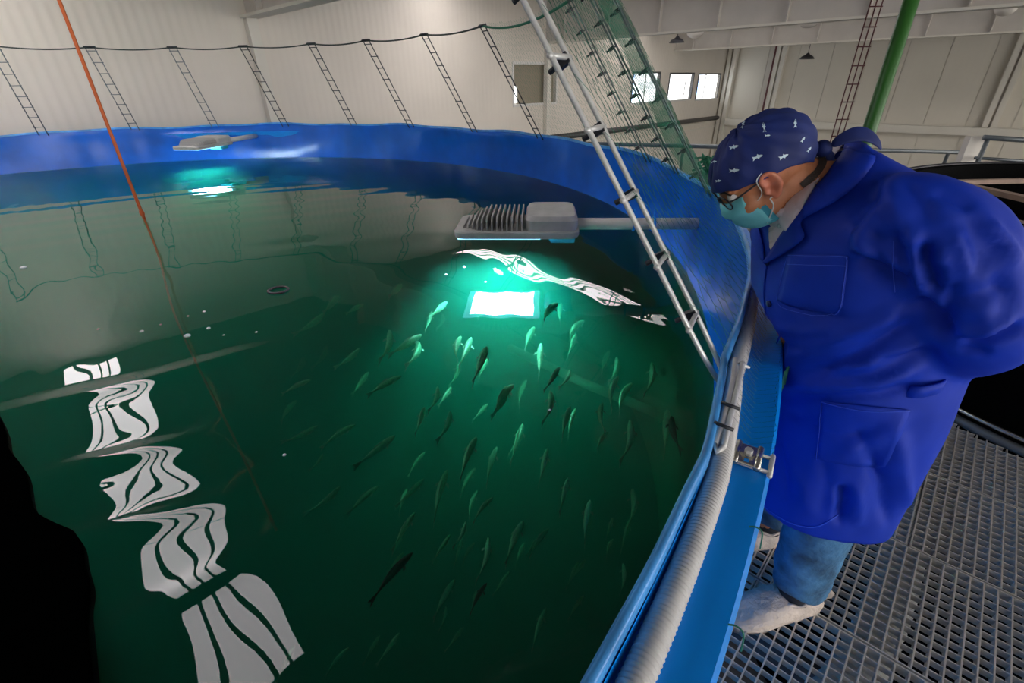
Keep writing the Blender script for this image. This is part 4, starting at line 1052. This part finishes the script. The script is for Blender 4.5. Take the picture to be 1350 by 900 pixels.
for (x, y, r_, s_) in ((980, 164, 70, .8), (1007, 168, 100, 1), (1048, 163, 90, .9), (968, 194, 15, 1.05), (999, 207, 22, 1.2), (1033, 206, 25, 1.1), (942, 213, 10, .6), (968.5, 224.5, 5, 1.05), (948, 238, 8, .65), (1058, 184, 60, .7), (1012, 178.5, 5, .6), (964, 158, 40, .4), (1066, 197, 55, .7), (945, 180, 55, .6)):
    a = math.radians(r_); vs = []
    for (u, v) in FO+[(0, 0)]:
        X = x+s_*(u*math.cos(a)-v*math.sin(a)); Y = y-s_*(u*math.sin(a)+v*math.cos(a)); h_ = hit(cap_tree, X, Y); vs.append(h_[0]+h_[1]*.0016)
    n = len(FO); MB().add(vs, [(i, (i+1) % n, n) for i in range(n)]).put('printed_fish', M['print'], cap)
# knot and ties
k0 = HDC(.012, -.128, -.030)
MB().ell(k0, (.020, .017, .018), HAX).put('knot', M['cap'], cap, True)
mb = MB()
ty = [Vector((.672, 1.05, 1.372)), Vector((.70, 1.035, 1.392)), Vector((.735, 1.03, 1.392)), Vector((.762, 1.03, 1.368))]
mb.grid([[p+Vector((0, w*.6, w*.8+(.006 if k == 1 else 0)))*1 for w in (-.012-.006*(k in (1, 2)), 0, .010+.006*(k in (1, 2)))] for k, p in enumerate(ty)])
o = mb.put('tie', M['cap'], cap, True); s2 = o.modifiers.new('s', 'SOLIDIFY'); s2.thickness = .006; sb = o.modifiers.new('sub', 'SUBSURF'); sb.levels = sb.render_levels = 2
mb = MB(); ty = [k0, k0+Vector((.012, -.01, -.012)), k0+Vector((.020, -.012, -.034))]
mb.grid([[p+Vector((w, 0, w*.5)) for w in (-.007, 0, .007)] for p in ty]); o = mb.put('tie', M['cap'], cap, True); s2 = o.modifiers.new('s', 'SOLIDIFY'); s2.thickness = .004
# hair at the nape and in front of the ear, eyebrow
P = []
for j in range(9):
    row = []
    for i in range(15):
        az = math.radians(105+75*i/14*1.35); t = j/8
        q = HDC(.0795*math.sin(az)*1.0, -.014+.104*math.cos(az), -.034-.034*t*(.4+.6*(i/14))); r_ = body_bvh.find_nearest(q); row.append(r_[0]+r_[1]*.0018)
    P.append(row)
o = MB().grid(P).put('hair', M['hair'], man, True)
for s in (-1, 1):
    e2 = MB().ell(HD(.031*s, .083, .003), (.0125, .0125, .0125), HAX).put('eye', mat('eye_white', (.75, .72, .70), .2), man, True)
    MB().ell(HD(.031*s, .0925, .002), (.006, .004, .006), HAX).put('iris', M['hair'], e2, True)
    Q = []
    for k in range(7):
        r_ = body_bvh.find_nearest(HD((.012+.006*k)*s, .105-.003*k, .020+.002*math.sin(k))); Q.append(r_[0]+r_[1]*.001)
    MB().tube(Q, .0028, 6).put('eyebrow', M['hair'], man, True)
# --- mask
P = []
for j in range(17):
    v = j/16; row = []
    yp = float(np.interp(v, [0, .15, .32, .5, .75, .92, 1], [.108, .126, .130, .120, .112, .094, .070])); zp = float(np.interp(v, [0, .15, .32, .5, .75, .92, 1], [-.012, -.026, -.042, -.062, -.092, -.112, -.120]))
    wd = float(np.interp(v, [0, .2, .5, .8, 1], [.050, .062, .068, .066, .052]))
    pl = .0022*math.sin(v*22)
    for i in range(25):
        u = -1+2*i/24; a = u*PI/2*.92
        back = float(np.interp(v, [0, .5, 1], [.050, .078, .066]))
        row.append(HD(wd*math.sin(a), yp-back*(1-math.cos(a))**.9+pl*(1-abs(u)), zp+.012*abs(u)**2*(1 if v < .5 else .3)))
    P.append(row)
mask = MB().grid(P).put('face_mask', M['mask'], man, True); s2 = mask.modifiers.new('s', 'SOLIDIFY'); s2.thickness = .0015
for s in (-1, 1):
    a = HD(.062*s, .062, -.036); b = HD(.060*s, .058, -.100); e0 = HD(.088*s, -.036, .006); e1 = HD(.088*s, -.030, -.034); tp_ = HD(.086*s, .026, .022)
    MB().tube(spline([a, HD(.074*s, .03, -.018), tp_, HD(.083*s, .002, .030)], 6), .0012, 5).put('strap', M['strap'], mask, True)
    MB().tube(spline([b, HD(.078*s, .025, -.062), HD(.083*s, .022, -.038), HD(.080*s, .004, -.042)], 6), .0016, 5).put('strap', M['strap'], mask, True)
    MB().grid([[HD(.064*s, .052, -.050), HD(.068*s, .036, -.052)], [HD(.064*s, .050, -.105), HD(.066*s, .028, -.108)]]).put('side_pleat', M['maskside'], mask)
# --- glasses
gl = MB()
for s in (-1, 1):
    c = HD(.033*s, .112, .002); pts = [c+hl*(.025*math.cos(a))*1+hu*(.018*math.sin(a))-hf*(.006*abs(math.cos(a))*(1 if math.cos(a)*s > 0 else 0)) for a in np.linspace(0, 2*PI, 25)[:-1]]
    gl.tube(pts, .0018, 6, closed=True)
    gl.tube(spline([HD(.057*s, .104, .010), HD(.076*s, .085, .014), HD(.082*s, .02, .014), HD(.080*s, -.012, .012)], 5), .0020, 6)
gl.tube([HD(-.010, .112, .006), HD(0, .116, .008), HD(.010, .112, .006)], .0016, 6)
glasses = gl.put('glasses', M['glass_frame'], man, True)
for s in (-1, 1):
    c = HD(.033*s, .112, .002); n = 24; MB().add([c+hl*(.024*math.cos(2*PI*k/n))+hu*(.017*math.sin(2*PI*k/n)) for k in range(n)], [tuple(range(n))]).put('lens', M['lensglass'], glasses)
# --- jeans and shoe covers
jb = MB()
def leg(hip, kn, an, tdir):
    pts = spline([hip, kn, Vector((an.x, an.y, .20)), Vector((an.x+.012, an.y, .138))], 8); R = np.interp(np.linspace(0, 3, len(pts)), [0, 1, 2, 3], [.105, .082, .070, .064])
    rg = []
    for p, r_ in zip(pts, R):
        w = max(0, 1-(p.z-.11)/.25); k = .006*math.sin(p.z*75)*w
        rg.append([p+Vector(((r_+k*math.cos(2*PI*i/28-2.2+p.z*9)+.003*math.sin(i*1.1+p.z*30)*w)*1.08*math.cos(2*PI*i/28), (r_+k*math.cos(2*PI*i/28-2.2+p.z*9)+.003*math.sin(i*1.1+p.z*30)*w)*.95*math.sin(2*PI*i/28), .010*math.sin(2*PI*i/28*2)*w)) for i in range(28)])
    return rg
for rg, nm in ((leg(HIPL, KNL, ANL, TOEL), 'jeans_leg'), (leg(HIPR, KNR, ANR, TOER), 'jeans_leg')):
    o = MB().rings(rg, cap=False).put(nm, M['jeans'], man, True); s2 = o.modifiers.new('s', 'SOLIDIFY'); s2.thickness = .004
    MB().rings([[p+(p-Vector((sum(q.x for q in r_)/28, sum(q.y for q in r_)/28, p.z)))*.03+Vector((0, 0, dz)) for p in r_] for r_, dz in ((rg[-1], .018), (rg[-1], .012), (rg[-1], -.002))], cap=False).put('cuff', M['jeans'], o, True)
for an, td in ((ANL, TOEL), (ANR, TOER)):
    sd = Vector((-td.y, td.x, 0)); b = Vector((an.x, an.y, 0)); rg = []
    MB().tube([Vector((an.x, an.y, .15)), Vector((an.x, an.y, .075))], [.046, .047], 16).put('sock', M['sock'], man, True)
    # cross sections along the foot: (along, half width, top height)
    sec = [(-.100, .012, .050), (-.094, .036, .085), (-.07, .048, .102), (-.03, .052, .100), (.01, .053, .100), (.05, .053, .102), (.10, .056, .092), (.14, .055, .074), (.175, .047, .058), (.20, .030, .042), (.208, .010, .028)]
    for s_, w, h_ in sec:
        r_ = []
        for i in range(32):
            a = 2*PI*i/32; ca, sa = math.cos(a), math.sin(a)
            wob = 1+.05*math.sin(i*2.7+s_*60)+.03*math.sin(i*5.1-s_*90)
            r_.append(b+td*(s_+.004*math.sin(i*3.3))+sd*(w*wob*math.copysign(abs(ca)**.75, ca))+Vector((0, 0, max(.003, h_*.5+h_*.5*wob*math.copysign(abs(sa)**.7, sa)))))
        rg.append(r_)
    o = MB().rings(rg).put('shoe_cover', M['cover'], man, True)
    mb = MB().tube([b+td*(-.008+.072*math.cos(a))+sd*(.047*math.sin(a))+Vector((0, 0, .101+.010*math.cos(a)*-1+.004*math.sin(a*9))) for a in np.linspace(0, 2*PI, 49)[:-1]], .0055, 6, closed=True)
    mb.put('elastic_edge', M['cover'], o, True)
    MB().grid([[b+td*(-.075)+sd*(-.036*k)+Vector((0, 0, .085)), b+td*(-.125)+sd*(-.030*k)+Vector((0, 0, .062)), b+td*(-.165)+sd*(-.010*k)+Vector((0, 0, .040))] for k in (-1, 0, 1)]).put('heel_flap', M['cover'], o, True)
